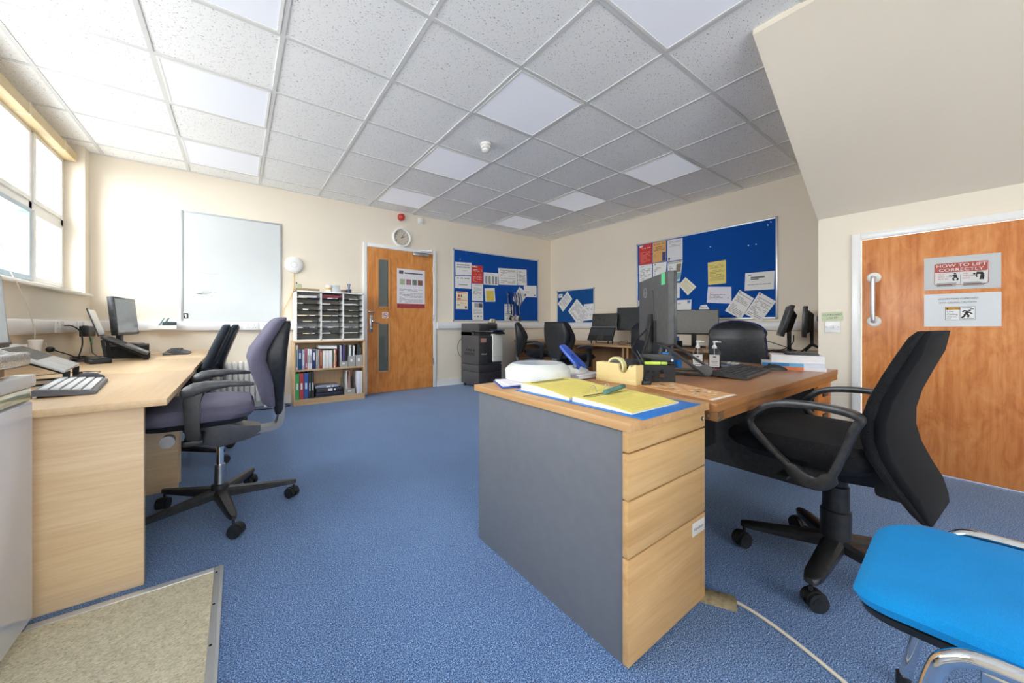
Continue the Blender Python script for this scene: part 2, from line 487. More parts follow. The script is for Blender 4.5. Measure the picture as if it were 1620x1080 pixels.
# beige head rail of the blinds with brackets
t = thing('blind_headrail', 'beige wooden blind rail along the top of the tall window', 'blind rail', (-1.215, 3.2, 2.49))
part('rail', MB().box((-.045, -2.3, -.04), (.045, 1.87, .04), .006), wood('#c9ae7c', '#e2cda2', 'y', 40, .5), t)
for y in (-1.2, -.3, .9, 1.55): part('bracket', MB().box((-.048, y, -.043), (.05, y + .03, .0455), .003), plain('#d9c79f', .4), t)

# outside
struct('exterior_building', bxs(((-2.12, 7.6, -1), (-1.98, 8.6, 4.0)), ((-1.98, 7.6, -1), (-1.7, 8.6, 4.0))), brick_mat())

# corridor behind the door
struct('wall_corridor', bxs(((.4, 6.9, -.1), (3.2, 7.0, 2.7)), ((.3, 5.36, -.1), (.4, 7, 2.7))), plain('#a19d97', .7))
struct('floor_corridor', bxs(((.3, 5.36, -.1), (6, 7, 0))), CARPET)
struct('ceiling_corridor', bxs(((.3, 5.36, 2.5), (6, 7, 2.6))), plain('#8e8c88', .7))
struct('door_3', bxs(((1.75, 6.87, 0), (1.95, 6.9, 2.0))), plain('#dfe6ea', .4))

# ------------------------------------------------------------------ doors
m = MB()
V = (1.585, 1.735)
for lo, hi in (((DX0 + .012, 0, .006), (V[0], 0, DZ - .012)), ((V[1], 0, .006), (DX1 - .012, 0, DZ - .012)), ((V[0], 0, .006), (V[1], 0, .298)), ((V[0], 0, .978), (V[1], 0, 1.212)), ((V[0], 0, 1.89), (V[1], 0, DZ - .012))):
    m.box((lo[0], YB - .018, lo[2]), (hi[0], YB + .028, hi[2]))
d1 = struct('door_1', m, DOORW)
for z0, z1 in ((.298, .978), (1.212, 1.89)):
    m = MB()
    for q in (((V[0] - .022, z0 - .022), (V[0] + .008, z1 + .022)), ((V[1] - .008, z0 - .022), (V[1] + .022, z1 + .022)), ((V[0] + .008, z0 - .022), (V[1] - .008, z0 + .008)), ((V[0] + .008, z1 - .008), (V[1] - .008, z1 + .022))):
        m.box((q[0][0], YB - .03, q[0][1]), (q[1][0], YB - .017, q[1][1]), .003)
    bd = part('vision_panel_bead', m, plain('#cf8f50', .4), d1)
    part('vision_panel_glass', MB().box((V[0] + .004, YB + .002, z0 + .004), (V[1] - .004, YB + .008, z1 - .004)), clear_glass('#b9c4c8', .8, 'vision_glass', .01), bd)
m = MB().box((1.468, YB - .026, .86), (1.51, YB - .016, 1.10), .004)
h = part('door_handle', m, STEEL, d1, 'chrome lever handle on a long plate')
m = MB().cyl((1.489, YB - .024, 1.015), (1.489, YB - .07, 1.015), .01).tube(spline([(1.489, YB - .07, 1.015), (1.52, YB - .075, 1.005), (1.60, YB - .07, .975)]), .01, 10)
m.cyl((1.489, YB - .024, .915), (1.489, YB - .034, .915), .012)
part('lever', m, CHROME, h)
m = MB().box((1.445, YB - .05, 1.135), (1.53, YB - .016, 1.155), .006)
part('digital_lock', m, STEEL, d1)
m = MB().box((2.08, YB - .075, 1.99), (2.33, YB - .015, 2.045), .012)
cl = part('door_closer', m, ALU, d1)
m = MB().sweep([(2.2, YB - .05, 2.05), (2.34, YB - .14, 2.066)], [(-.012, -.004), (.012, -.004), (.012, .004), (-.012, .004)], (0, 0, 1))
m.sweep([(2.34, YB - .14, 2.075), (2.22, YB - .018, 2.085)], [(-.009, -.003), (.009, -.003), (.009, .003), (-.009, .003)], (0, 0, 1))
m.cyl((2.2, YB - .05, 2.04), (2.2, YB - .05, 2.065), .014); m.cyl((2.34, YB - .14, 2.055), (2.34, YB - .14, 2.085), .012)
part('closer_arm', m, STEEL, cl)
for z in (.35, 1.02, 1.75):
    m = MB().cyl((DX1 - .008, YB - .026, z), (DX1 - .008, YB - .026, z + .1), .008); part('hinge', m, STEEL, d1)
def architrave(name, x0, x1, z1, w, M, dep=.02):
    m = MB(); m.M = M
    m.box((x0 - w, 0, -.0), (x0, z1 + w, dep), .004).box((x1, 0, 0), (x1 + w, z1 + w, dep), .004).box((x0, z1, 0), (x1, z1 + w, dep), .004)
    return struct(name, m, GLOSSW)
architrave('trim_1', DX0 + .006, DX1 - .006, DZ - .006, .05, frame((0, YB + .004, 0), (1, 0, 0), (0, 0, 1)), .026)
d2 = struct('door_2', MB().box((XC - .012, -.27, .012), (XC + .03, .566, 1.562), .002), CUPW)
architrave('trim_2', -.57, .275, 1.565, .048, frame((XC + .004, 0, 0), (0, -1, 0), (0, 0, 1)), .026)
m = MB()
hy, hz0, hz1 = .503, .985, 1.29
m.tube(spline([(XC - .012, hy, hz0), (XC - .04, hy, hz0 + .003), (XC - .055, hy, hz0 + .03), (XC - .055, hy, hz1 - .03), (XC - .04, hy, hz1 - .003), (XC - .012, hy, hz1)], 8), .0125, 14)
gh = part('grab_handle', m, plain('#cfcfd2', .3, .6), d2, 'grey grab rail used as a door handle')
for z in (hz0, hz1):
    part('fixing_rose', MB().cyl((XC - .012, hy, z), (XC - .02, hy, z), .037, .03, 28), WHITE, gh)
struct('baseboard_back', bxs(((-1.13, YB - .018, 0), (DX0 - .05, YB, .1)), ((DX1 + .05, YB - .018, 0), (XR, YB, .1))), GLOSSW)
struct('baseboard_right', bxs(((XR - .018, YC, 0), (XR, YB, .1))), GLOSSW)
struct('baseboard_left', bxs(((XL, 1.8, 0), (XL + .018, YB, .1))), GLOSSW)

# dado trunking along the walls
def trunking(name, a, b, fr):
    m = MB(); m.M = fr
    m.prism([(.894, 0), (.9, .048), (.91, .055), (.985, .055), (.996, .048), (1.002, 0)], a, b, 'x', 0)
    # prism axis x: points are (y=up, z=normal)
    return struct(name, m, TRUNK)
trunking('trim_3', XL + .06, DX0 - .05, frame((0, YB, 0), (1, 0, 0), (0, 0, 1)))
trunking('trim_4', DX1 + .05, XR - .0, frame((0, YB, 0), (1, 0, 0), (0, 0, 1)))
trunking('trim_5', -YB + .02, -YC, frame((XR, 0, 0), (0, -1, 0), (0, 0, 1)))
trunking('trim_6', 1.95, YB - .02, frame((XL, 0, 0), (0, 1, 0), (0, 0, 1)))

def socket(M, label, w=.146, h=.086, outlets=2, group='power sockets in the white trunking'):
    t = thing('socket_outlet', label, 'socket', M=M, group=group)
    part('face_plate', MB().box((-w / 2, -h / 2, 0), (w / 2, h / 2, .01), .003), GLOSSW, t)
    for i in range(outlets):
        x = (i - (outlets - 1) / 2) * .062
        m = MB()
        for dx, dy, ww, hh in ((0, .012, .004, .008), (-.011, -.014, .006, .004), (.011, -.014, .006, .004)): m.box((x + dx - ww / 2, dy - hh / 2, .0095), (x + dx + ww / 2, dy + hh / 2, .0105))
        part('pin_holes', m, INKD, t)
        part('rocker', MB().box((x - .02, .022, .009), (x - .008, .036, .014), .001), WHITE, t)
    return t
socket(BACK(.13, .945, .055), 'left one of the two double sockets in the trunking below the whiteboard')
socket(BACK(.285, .945, .055), 'double socket at the right in the trunking below the whiteboard, nearer the bookcase')
socket(LEFT(4.25, .945, .055), 'double socket in the trunking under the window sill, left of the plugged-in black adapter')
socket(LEFT(4.72, .945, .055), 'double socket in the trunking under the window, behind the plugged-in black adapter')
t = thing('socket_outlet', 'square metal data box on the wall beside the end of the cupboard wall', 'socket', M=RIGHT(1.035, .99, 0))
part('face_plate', MB().box((-.12, -.075, 0), (.12, .075, .02), .003), GLOSSW, t)
for y in (-.036, .036): part('recess', MB().box((-.09, y - .026, .0195), (.09, y + .026, .022)), STEEL, t, 'grey metal recess')

# light panels in the ceiling
LITM = emit('#e3e6ee', .13)
names = {(-2, 0): 'light panel on the window side, cut by the photo top edge', (-2, 2): 'light panel on the window side, whole and nearest us',
         (-2, 4): 'light panel near the whiteboard wall, above the whiteboard', (1, -2): 'light panel at the photo top edge, beside the sloping soffit', (1, 0): 'light panel mid-ceiling, on our side of the smoke detector',
         (1, 2): 'light panel just beyond the smoke detector', (1, 4): 'light panel nearest the alarm sounder above the door', (4, 0): 'light panel on the notice-board side, nearest the sloping soffit',
         (4, 2): 'middle light panel of the row beside the right-hand wall', (4, 4): 'furthest light panel, in the far right corner of the ceiling'}
for (i, j), lab in names.items():
    cx, cy = GX + GD * (i + .5), GY + GD * (j + .5)
    t = thing('ceiling_light', 'flat white square ' + lab, 'ceiling light', (cx, cy, ZC), group='ceiling light panels')
    a = GD / 2 - .014; m = MB()
    for q in (((-a, -a), (a, -a + .016)), ((-a, a - .016), (a, a)), ((-a, -a + .016), (-a + .016, a - .016)), ((a - .016, -a + .016), (a, a - .016))):
        m.box((q[0][0], q[0][1], -.009), (q[1][0], q[1][1], -.0005))
    part('light_frame', m, GLOSSW, t)
    part('diffuser', MB().box((-a + .016, -a + .016, -.006), (a - .016, a - .016, -.0015)), LITM, t)
sd = thing('smoke_detector', 'white round smoke detector on the ceiling between two light panels', 'smoke detector', (1.816, 2.80, ZC - .006))
part('base', MB().at().lathe([(.052, 0), (.052, -.018), (.046, -.022)]), GLOSSW, sd)
part('sensor_head', MB().lathe([(.04, -.022), (.045, -.03), (.044, -.045), (.03, -.052), (.03, -.06), (.036, -.062), (.02, -.075), (.004, -.077)]), WHITE, sd)

# ------------------------------------------------------------------ fixtures on the back wall
def wallround(prof, M):
    m = MB(); m.lathe(prof, 40); return m
t = thing('wall_clock', 'round white wall clock above the door', 'clock', M=BACK(1.925, 2.236))
part('clock_case', MB().lathe([(.14, .001), (.142, .02), (.135, .036), (.122, .04), (.113, .03), (.112, .0)], 44), GLOSSW, t)
f = part('clock_face', MB().lathe([(.112, .012), (.112, .016)], 40), plain('#ddd0bd', .5), t, 'beige dial')
m = MB()
for i in range(1, 13):
    a = R(90 - 30 * i); m.text(str(i), .03, .09 * math.cos(a), .09 * math.sin(a) - .01, .0168)
part('numerals', m, INKD, f)
for nm, ang, L, w in (('hour_hand', 28, .055, .006), ('minute_hand', 62, .082, .0045)):
    a = R(ang); d = Vector((math.cos(a), math.sin(a), 0)); p = Vector((-d.y, d.x, 0))
    part(nm, MB().quad(-d * .012 + p * w + Vector((0, 0, .019)), -d * .012 - p * w + Vector((0, 0, .019)), d * L - p * w * .5 + Vector((0, 0, .019)), d * L + p * w * .5 + Vector((0, 0, .019))), INKD, f)
part('clock_glass', MB().lathe([(.113, .027), (.113, .028)], 40), clear_glass('#ffffff', .97, 'clock_glass'), t)
t = thing('alarm_sounder', 'red domed fire alarm sounder high on the wall above the clock', 'alarm', M=BACK(1.916, 2.535))
part('base', MB().lathe([(.05, 0), (.05, .025), (.045, .03)]), plain('#b3261e', .35), t)
part('dome', MB().lathe([(.045, .03), (.044, .055), (.036, .072), (.02, .08), (.004, .082)]), plain('#c43326', .25), t)
t = thing('door_contact_box', 'small white box high on the wall right of the red alarm', 'sensor', M=BACK(2.225, 2.535))
part('back_plate', MB().box((-.05, -.045, 0), (.05, .045, .012), .003), GLOSSW, t)
part('cover', MB().box((-.026, -.026, .012), (.022, .036, .034), .004), WHITE, t)
t = thing('wireless_access_point', 'round white access point on the wall between whiteboard and pigeonholes', 'access point', M=BACK(.562, 1.703))
part('disc', MB().lathe([(.085, .0), (.1, .012), (.1, .022), (.09, .034), (.06, .041), (.004, .043)], 44), GLOSSW, t)
part('ring_mark', MB().lathe([(.036, .0415), (.036, .043), (.031, .0432), (.031, .0415)], 36, True), plain('#c9cbd0', .4), t)
solo('network_cable', MB().tube(spline([(.562, YB - .012, 1.61), (.565, YB - .012, 1.5), (.555, YB - .012, 1.38), (.50, YB - .012, 1.24), (.44, YB - .014, 1.1), (.43, YB - .03, 1.0)]), .004, 6), plain('#e0b65a', .5),
     'thin yellow cable hanging from the round access point to the trunking', 'cable')

t = thing('whiteboard', 'large white framed whiteboard on the back wall by the window', 'whiteboard', M=BACK(-.0245, 1.588))
W2, H2 = .455, .6
part('board', MB().box((-W2 + .012, -H2 + .012, .004), (W2 - .012, H2 - .012, .014)), plain('#cfd2d1', .22, var=.015, nscale=6), t)
m = MB()
for q in (((-W2, -H2), (-W2 + .02, H2)), ((W2 - .02, -H2), (W2, H2)), ((-W2 + .02, -H2), (W2 - .02, -H2 + .018)), ((-W2 + .02, H2 - .018), (W2 - .02, H2))): m.box((q[0][0], q[0][1], 0), (q[1][0], q[1][1], .02), .004)
part('board_frame', m, plain('#b4b8ba', .3, .2, .03), t)
m = MB()
for i in range(26):
    x, y = random.gauss(-.27, .05), random.gauss(-.28, .015); m.box((x, y, .0139), (x + random.uniform(.01, .03), y + .006, .0142))
for i in range(10):
    x = -.36 + i * .022; y = -.06 + .01 * math.sin(i * .7); m.box((x, y, .0139), (x + .02, y + .004, .0142))
part('marker_smudge', m, plain('#b3b7b7', .5), t, 'faint grey leftover of wiped writing')
t = thing('switch_label', 'small black and white sticker low on the left edge of the whiteboard', 'sticker', M=BACK(-.437, 1.057, .0145))
part('sticker_base', MB().box((-.024, -.037, .0002), (.024, .037, .0012)), PAPER, t)
part('black_mark', MB().box((-.019, -.028, .0012), (.019, .03, .0018)), INKD, t)
part('white_mark', MB().box((-.005, -.02, .0018), (.005, .018, .0022)).box((-.012, .004, .0018), (-.005, .018, .0022)), PAPER, t)

def papers_frame(c, normal_kind):
    tl, tr, br, bl = c
    cen = (tl + tr + br + bl) / 4
    n = {'b': Vector((0, -1, 0)), 'r': Vector((-1, 0, 0)), 'z': Vector((0, 0, 1))}[normal_kind]
    right = ((tr - tl) + (br - bl)).normalized(); right -= n * right.dot(n); right.normalize()
    up = n.cross(right)
    M = Matrix(((right.x, up.x, n.x, cen.x), (right.y, up.y, n.y, cen.y), (right.z, up.z, n.z, cen.z), (0, 0, 0, 1)))
    inv = M.inverted()
    return M, [inv @ p for p in c]
def paper(name, label, cat, kind, plane, corners, col='#ecebe8', lines=None, blocks=(), group=None, thick=.0012, inset=.10, lift=.0):
    if kind == 'b': f = lambda u, v: on_y(u, v, YB - plane)
    elif kind == 'r': f = lambda u, v: on_x(u, v, XR - plane)
    elif kind == 'c': f = lambda u, v: on_x(u, v, XC - plane); kind = 'r'
    else: f = lambda u, v: on_z(u, v, plane)
    M, L = papers_frame([f(*c) for c in corners], kind)
    bl = lambda u, v, z: (L[0].lerp(L[1], u)).lerp(L[3].lerp(L[2], u), v) + Vector((0, 0, z))
    t = thing(name, label, cat, M=M, group=group)
    pl = [(p.x, p.y) for p in L]
    part('sheet', MB().prism(pl[::-1], 0, thick, 'z'), plain(col, .7, var=.02), t, smooth=False)
    z = thick + .0003
    if lines:
        by = {}
        for (v0, v1, n, dens, mat) in lines:
            m = by.setdefault(mat.name, (MB(), mat))[0]
            for i in range(n):
                vv = v0 + (v1 - v0) * (i + .5) / n; hh = (v1 - v0) / n * .22
                u = inset
                while u < 1 - inset:
                    w = random.uniform(.05, .16); e = min(u + w, 1 - inset)
                    if dens >= 1 or random.random() < dens: m.quad(bl(u, vv - hh, z), bl(e, vv - hh, z), bl(e, vv + hh, z), bl(u, vv + hh, z))
                    elif random.random() < .35: break
                    u = e + .015
        for nm, (m, mat) in by.items():
            if len(m.bm.faces): part('printed_lines', m, mat, t, smooth=False)
    for (nm, u0, v0, u1, v1, c) in blocks:
        m = MB().quad(bl(u0, v0, z + .0003), bl(u1, v0, z + .0003), bl(u1, v1, z + .0003), bl(u0, v1, z + .0003))
        part(nm, m, plain(c, .7, var=.15), t, smooth=False)
    return t, bl, L

def noticeboard(label, M, w, h, mat, group='blue notice boards'):
    t = thing('notice_board', label, 'notice board', M=M, group=group)
    part('felt_panel', MB().box((-w / 2 + .012, -h / 2 + .012, .003), (w / 2 - .012, h / 2 - .012, .013)), mat, t)
    m = MB()
    for q in (((-w / 2, -h / 2), (-w / 2 + .02, h / 2)), ((w / 2 - .02, -h / 2), (w / 2, h / 2)), ((-w / 2 + .02, -h / 2), (w / 2 - .02, -h / 2 + .02)), ((-w / 2 + .02, h / 2 - .02), (w / 2 - .02, h / 2))): m.box((q[0][0], q[0][1], 0), (q[1][0], q[1][1], .018), .003)
    part('board_frame', m, plain('#d8dadb', .3, .5, .03), t)
    for sx in (-1, 1):
        for sy in (-1, 1):
            part('corner_cap', MB().box((sx * w / 2 - .024 if sx > 0 else -w / 2 - .002, sy * h / 2 - .024 if sy > 0 else -h / 2 - .002, 0), (w / 2 + .002 if sx > 0 else -w / 2 + .024, h / 2 + .002 if sy > 0 else -h / 2 + .024, .021), .004), plain('#9da1a4', .4), t)
    return t
nb1 = noticeboard('large blue notice board on the back wall above the copier', BACK((2.764 + 4.582) / 2, 1.606), 1.818, 1.172, BOARD)
nb2 = noticeboard('small blue notice board on the right wall near the far corner', RIGHT((5.045 + 4.132) / 2, 1.297), .913, .62, BOARD2)
nb3 = noticeboard('largest blue notice board on the right wall behind the desk monitors', RIGHT((3.302 + 1.475) / 2, 1.612), 1.827, 1.165, BOARD)
for mtx, pts in ((nb1, ((-.78, .42), (.33, -.07), (.2, -.1))), (nb3, ((-.24, .27), (.18, .36), (.62, .3), (.7, .3), (-.02, -.16), (.85, .53), (.82, .5)))):
    for (x, y) in pts:
        part('push_pin', MB().at((x, y, .013)).lathe([(.006, 0), (.004, .006), (.007, .012), (.001, .013)], 10), plain('#d8dde4', .4), mtx)

L0 = lambda n=8, d=.85: [(.12, .88, n, d, INKL)]
z4 = zoomed(700, 380, 860, 1234)
def b1(*p): return [z4(*q) for q in p]
G1 = 'papers pinned to the board above the copier'
paper('notice', 'landscape sheet with two bold lines, top left of the copier board', 'notice', 'b', .0135, b1((155, 263), (352, 275), (354, 428), (160, 425)), lines=[(.12, .45, 2, .95, INK), (.6, .7, 1, .3, INKL)], group=G1)
paper('notice', 'white sheet with three short lines, under the two-line heading sheet above the copier', 'notice', 'b', .0135, b1((155, 432), (350, 440), (350, 592), (155, 580)), lines=[(.1, .4, 2, .5, INK), (.6, .8, 1, .6, INKL)], group=G1)
paper('poster', 'red poster with white text on the board above the copier', 'poster', 'b', .0135, b1((356, 300), (491, 312), (494, 530), (356, 520)), '#d3392e', [(.2, .35, 2, .9, PAPER), (.4, .95, 8, .7, plain('#f0b5ae', .7))], [('logo', .05, .04, .3, .11, '#f4f1ee'), ('logo_lettering', .32, .06, .5, .11, '#f4f1ee')], group=G1)
paper('notice', 'portrait sheet of centred text below the red poster above the copier', 'notice', 'b', .0135, b1((360, 528), (494, 532), (494, 742), (360, 735)), lines=[(.05, .1, 1, .8, INK), (.2, .7, 7, .8, INKL), (.75, .9, 2, .4, INKL)], group=G1)
paper('notice', 'narrow table sheet with four grey columns on the board above the copier', 'notice', 'b', .0135, b1((502, 388), (680, 402), (680, 550), (502, 538)), lines=[(.06, .2, 2, .5, INKD)], blocks=[('table_column', .1, .3, .25, .92, '#9c9c9c'), ('table_column', .33, .3, .48, .92, '#9c9c9c'), ('table_column', .55, .3, .7, .92, '#9c9c9c'), ('table_column', .77, .3, .92, .92, '#9c9c9c')], group=G1)
paper('notice', 'left sheet of the pair joined edge to edge at the top right above the copier', 'notice', 'b', .0135, b1((678, 337), (912, 350), (912, 548), (688, 540)), lines=[(.08, .92, 12, .75, INKL)], group=G1)
paper('notice', 'right sheet of the pair joined edge to edge at the top right above the copier', 'notice', 'b', .0135, b1((915, 352), (1025, 358), (1030, 552), (917, 546)), lines=[(.08, .92, 10, .75, INKL)], group=G1)
paper('notice', 'white sheet with a yellow panel, above the hanging lanyards on the copier board', 'notice', 'b', .0135, b1((513, 584), (635, 580), (645, 748), (524, 748)), blocks=[('yellow_panel', .12, .2, .86, .95, '#e8cf57')], lines=[(.62, .86, 3, .5, INK)], group=G1)
paper('poster', 'cream flyer with orange pictures, lower left of the copier board', 'poster', 'b', .0135, b1((168, 622), (308, 630), (308, 842), (163, 838)), '#f0e2c4', [(.55, .75, 3, .5, plain('#cf7a3c', .7))], [('orange_band', .08, .04, .92, .1, '#d4703c'), ('picture', .15, .16, .3, .32, '#c4472f'), ('picture', .4, .16, .5, .32, '#4a4a48'), ('picture', .1, .36, .4, .46, '#d98a52'), ('orange_rule', .05, .48, .95, .51, '#cc6a35'), ('picture', .76, .82, .92, .96, '#3a3a38'), ('picture', .1, .72, .3, .8, '#6fa3a0')], group=G1)
paper('notice', 'portrait sheet with a dark photo across its top, bottom row of the copier board', 'notice', 'b', .0135, b1((360, 752), (494, 758), (498, 972), (366, 970)), lines=[(.38, .7, 7, .8, INKL)], blocks=[('picture', .2, .06, .62, .3, '#9ea2a6'), ('picture', .62, .06, .94, .3, '#3c3f45'), ('badge', .18, .76, .28, .84, '#7a5a4a'), ('badge', .45, .76, .57, .84, '#5a4a42'), ('badge', .74, .76, .84, .84, '#8a7a5a')], group=G1)
paper('notice', 'white sheet behind the hanging lanyards on the copier board', 'notice', 'b', .0135, b1((755, 778), (862, 778), (862, 980), (755, 978)), lines=[(.08, .95, 8, .6, INKL)], group=G1)
paper('notice', 'landscape sheet at the right edge of the board above the copier, behind a tilted sheet', 'notice', 'b', .0135, b1((992, 552), (1147, 556), (1147, 695), (1000, 690)), lines=[(.3, .7, 4, .6, INKL)], blocks=[('badge', .8, .78, .9, .9, '#4b4b50')], group=G1)
paper('notice', 'tilted sheet with a round seal, corner down, on the right of the copier board', 'notice', 'b', .0152, b1((940, 567), (1042, 652), (937, 810), (848, 720)), lines=[(.1, .9, 12, .85, INKL)], blocks=[('seal', .78, .1, .94, .24, '#4b4b50')], group=G1)

# lanyards hanging in a bunch
t = thing('lanyard_bunch', 'bunch of blue patterned lanyards hanging from the board above the copier', 'lanyards', M=BACK(3.98, 1.5, .014))
for k in range(7):
    x = -.15 + .05 * k + random.uniform(-.01, .01); x2 = x * .75 + random.uniform(-.03, .03)
    p = [(x, .03 + random.uniform(0, .02), .006), (x + .015, -.1, .014 + .003 * k), (x2, -.24, .016), (x2 + .012, -.36, .02)]
    part('lanyard', MB().sweep(spline(p), [(-.011, -.002), (.011, -.002), (.011, .002), (-.011, .002)], (.2, 0, 1)), fabric('#22345f' if k % 2 else '#3f5790', '#8fa0c4' if k % 3 == 0 else '#0c152c', 150), t)
for k in range(6):
    x = -.13 + .05 * k; c = ('#d8d4ce', '#2c2a2c', '#cfc9c0', '#b59a9e', '#e2e0dc', '#34323a')[k]
    part('badge_holder', MB().at((x, -.4 - .015 * (k % 3), .03 + .006 * (k % 2)), (.1, .15, random.uniform(-.5, .5))).box((-.035, -.04, 0), (.035, .04, .006), .006), plain(c, .3), t)

# small board on the right wall
zs = zoomed(860, 440, 1060, 1350)
def b2(*p): return [zs(*q) for q in p]
G2 = 'papers on the small board in the corner'
paper('notice', 'small white label in the top left corner of the small corner board', 'notice', 'r', .0135, b2((160, 172), (203, 168), (201, 205), (160, 210)), lines=[(.3, .7, 2, .8, INKL)], group=G2)
paper('notice', 'tilted sheet at the left of the small corner board', 'notice', 'r', .0135, b2((255, 143), (307, 222), (207, 357), (150, 272)), lines=[(.1, .9, 12, .85, INKL)], group=G2)
paper('notice', 'tilted sheet in the middle of the small corner board', 'notice', 'r', .0152, b2((355, 220), (432, 310), (355, 480), (263, 350)), lines=[(.1, .9, 12, .85, INKL)], group=G2)
paper('notice', 'tilted sheet hanging below the edge of the small corner board, over the middle one', 'notice', 'r', .0168, b2((425, 300), (478, 350), (400, 500), (340, 450)), lines=[(.1, .9, 10, .85, INKL)], group=G2)
paper('notice', 'upright sheet at the right edge of the small corner board', 'notice', 'r', .0135, b2((432, 278), (535, 268), (537, 440), (425, 455)), lines=[(.1, .9, 10, .6, INKL)], group=G2)

# big board on the right wall
zr = zoomed(990, 340, 1240, 1350)
def b3(*p): return [zr(*q) for q in p]
G3 = 'papers pinned to the largest notice board'
paper('poster', 'red poster at the top left of the largest notice board', 'poster', 'r', .0135, b3((113, 265), (222, 240), (222, 412), (116, 430)), '#d23a31', [(.08, .3, 3, .8, PAPER), (.35, .95, 9, .85, plain('#e6857a', .7))], [('logo', .04, .02, .3, .09, '#f4f1ee')], group=G3)
paper('poster', 'orange poster with a dark blue corner picture on the largest board', 'poster', 'r', .0135, b3((230, 240), (345, 215), (343, 390), (230, 412)), '#e0ac68', [(.08, .45, 5, .75, plain('#7c5a34', .7)), (.5, .8, 4, .5, plain('#c08a4a', .7))], [('picture', .72, .55, .98, .98, '#2c3f73')], group=G3)
paper('notice', 'grey sheet with a telephone drawing, third in the top row of the largest board', 'notice', 'r', .0135, b3((356, 215), (485, 195), (485, 378), (356, 398)), '#e2e2e4', [(.06, .35, 5, .8, INKL)], [('seal', .06, .84, .18, .95, '#4b4b50')], group=G3)
t, bl, L = paper('notice', 'sheet of centred lines below the red poster, largest board', 'notice', 'r', .0135, b3((113, 432), (224, 416), (222, 582), (116, 596)), lines=[(.06, .12, 1, .8, INK), (.2, .8, 8, .7, INKL)], group=G3)
paper('notice', 'sheet with a small black mark, below the orange poster on the largest board', 'notice', 'r', .0135, b3((232, 415), (350, 398), (338, 560), (232, 580)), lines=[(.15, .85, 9, .5, INKL)], blocks=[('mark', .12, .05, .22, .1, '#3a3a3c')], group=G3)
paper('poster', 'leaflet with pictures and a teal block, below the telephone drawing', 'poster', 'r', .0135, b3((358, 405), (487, 385), (462, 562), (358, 575)), '#e8ebe4', [(.2, .9, 9, .6, INKL)], [('picture', .62, .15, .95, .55, '#8d7d6a'), ('teal_block', .62, .58, .98, .92, '#6fa9b4'), ('green_band', .02, .02, .95, .1, '#b9c2a2')], group=G3, inset=.08)
paper('notice', 'sheet half hidden behind the black monitor, right of the tilted yellow-lined card', 'notice', 'r', .0135, b3((330, 590), (462, 578), (460, 708), (330, 712)), lines=[(.15, .85, 7, .5, INKL)], group=G3)
paper('notice', 'small card with yellow lines, turned on its corner, on the largest board', 'notice', 'r', .0152, b3((510, 530), (603, 612), (530, 686), (452, 600)), '#eeebd8', [(.15, .85, 6, .9, plain('#c9bb72', .7))], group=G3)
paper('notice', 'landscape sheet with a blue badge, above the grey monitor on the largest board', 'notice', 'r', .0135, b3((330, 732), (561, 722), (556, 850), (330, 860)), lines=[(.2, .85, 6, .6, INKL)], blocks=[('badge', .86, .04, .97, .24, '#6d84b4')], group=G3)
paper('notice', 'white strip at the bottom left corner of the largest board', 'notice', 'r', .0135, b3((106, 730), (175, 722), (175, 775), (106, 778)), group=G3)
paper('notice', 'yellow sheet in the middle of the largest notice board', 'notice', 'r', .0135, b3((701, 408), (855, 383), (858, 582), (704, 597)), '#e9d67c', [(.12, .85, 12, .75, plain('#a8995a', .7))], group=G3)
paper('notice', 'landscape sheet just below the yellow sheet on the largest board', 'notice', 'r', .0135, b3((703, 613), (902, 613), (903, 757), (692, 748)), '#e4e2ec', [(.08, .14, 1, .3, INK), (.25, .8, 6, .85, INKL)], group=G3)
paper('notice', 'landscape sheet with a thick grey heading at the right of the largest board', 'notice', 'r', .0135, b3((1022, 498), (1273, 475), (1266, 632), (1016, 646)), lines=[(.12, .2, 1, .3, INKD), (.55, .9, 4, .6, INKL)], blocks=[('heading', .2, .24, .68, .32, '#6a6a6c'), ('heading', .2, .34, .48, .41, '#6a6a6c')], group=G3)
paper('notice', 'left one of the two tilted sheets at the lower right of the largest board', 'notice', 'r', .0152, b3((973, 640), (1095, 712), (985, 890), (848, 818)), lines=[(.08, .94, 14, .9, INKL)], blocks=[('mark', .04, .03, .12, .09, '#4b4b50')], group=G3)
paper('notice', 'right one of the two tilted sheets, hanging over the frame of the largest board', 'notice', 'r', .0205, b3((1142, 658), (1285, 738), (1155, 912), (1015, 845)), lines=[(.08, .94, 14, .7, INKL)], blocks=[('red_mark', .05, .03, .13, .09, '#a84a44')], group=G3)
paper('notice', 'crumpled white slip sticking up behind the grey monitor on the largest board', 'notice', 'r', .0152, b3((640, 772), (690, 766), (725, 822), (615, 828)), lines=[(.1, .5, 2, .5, INK)], group=G3)

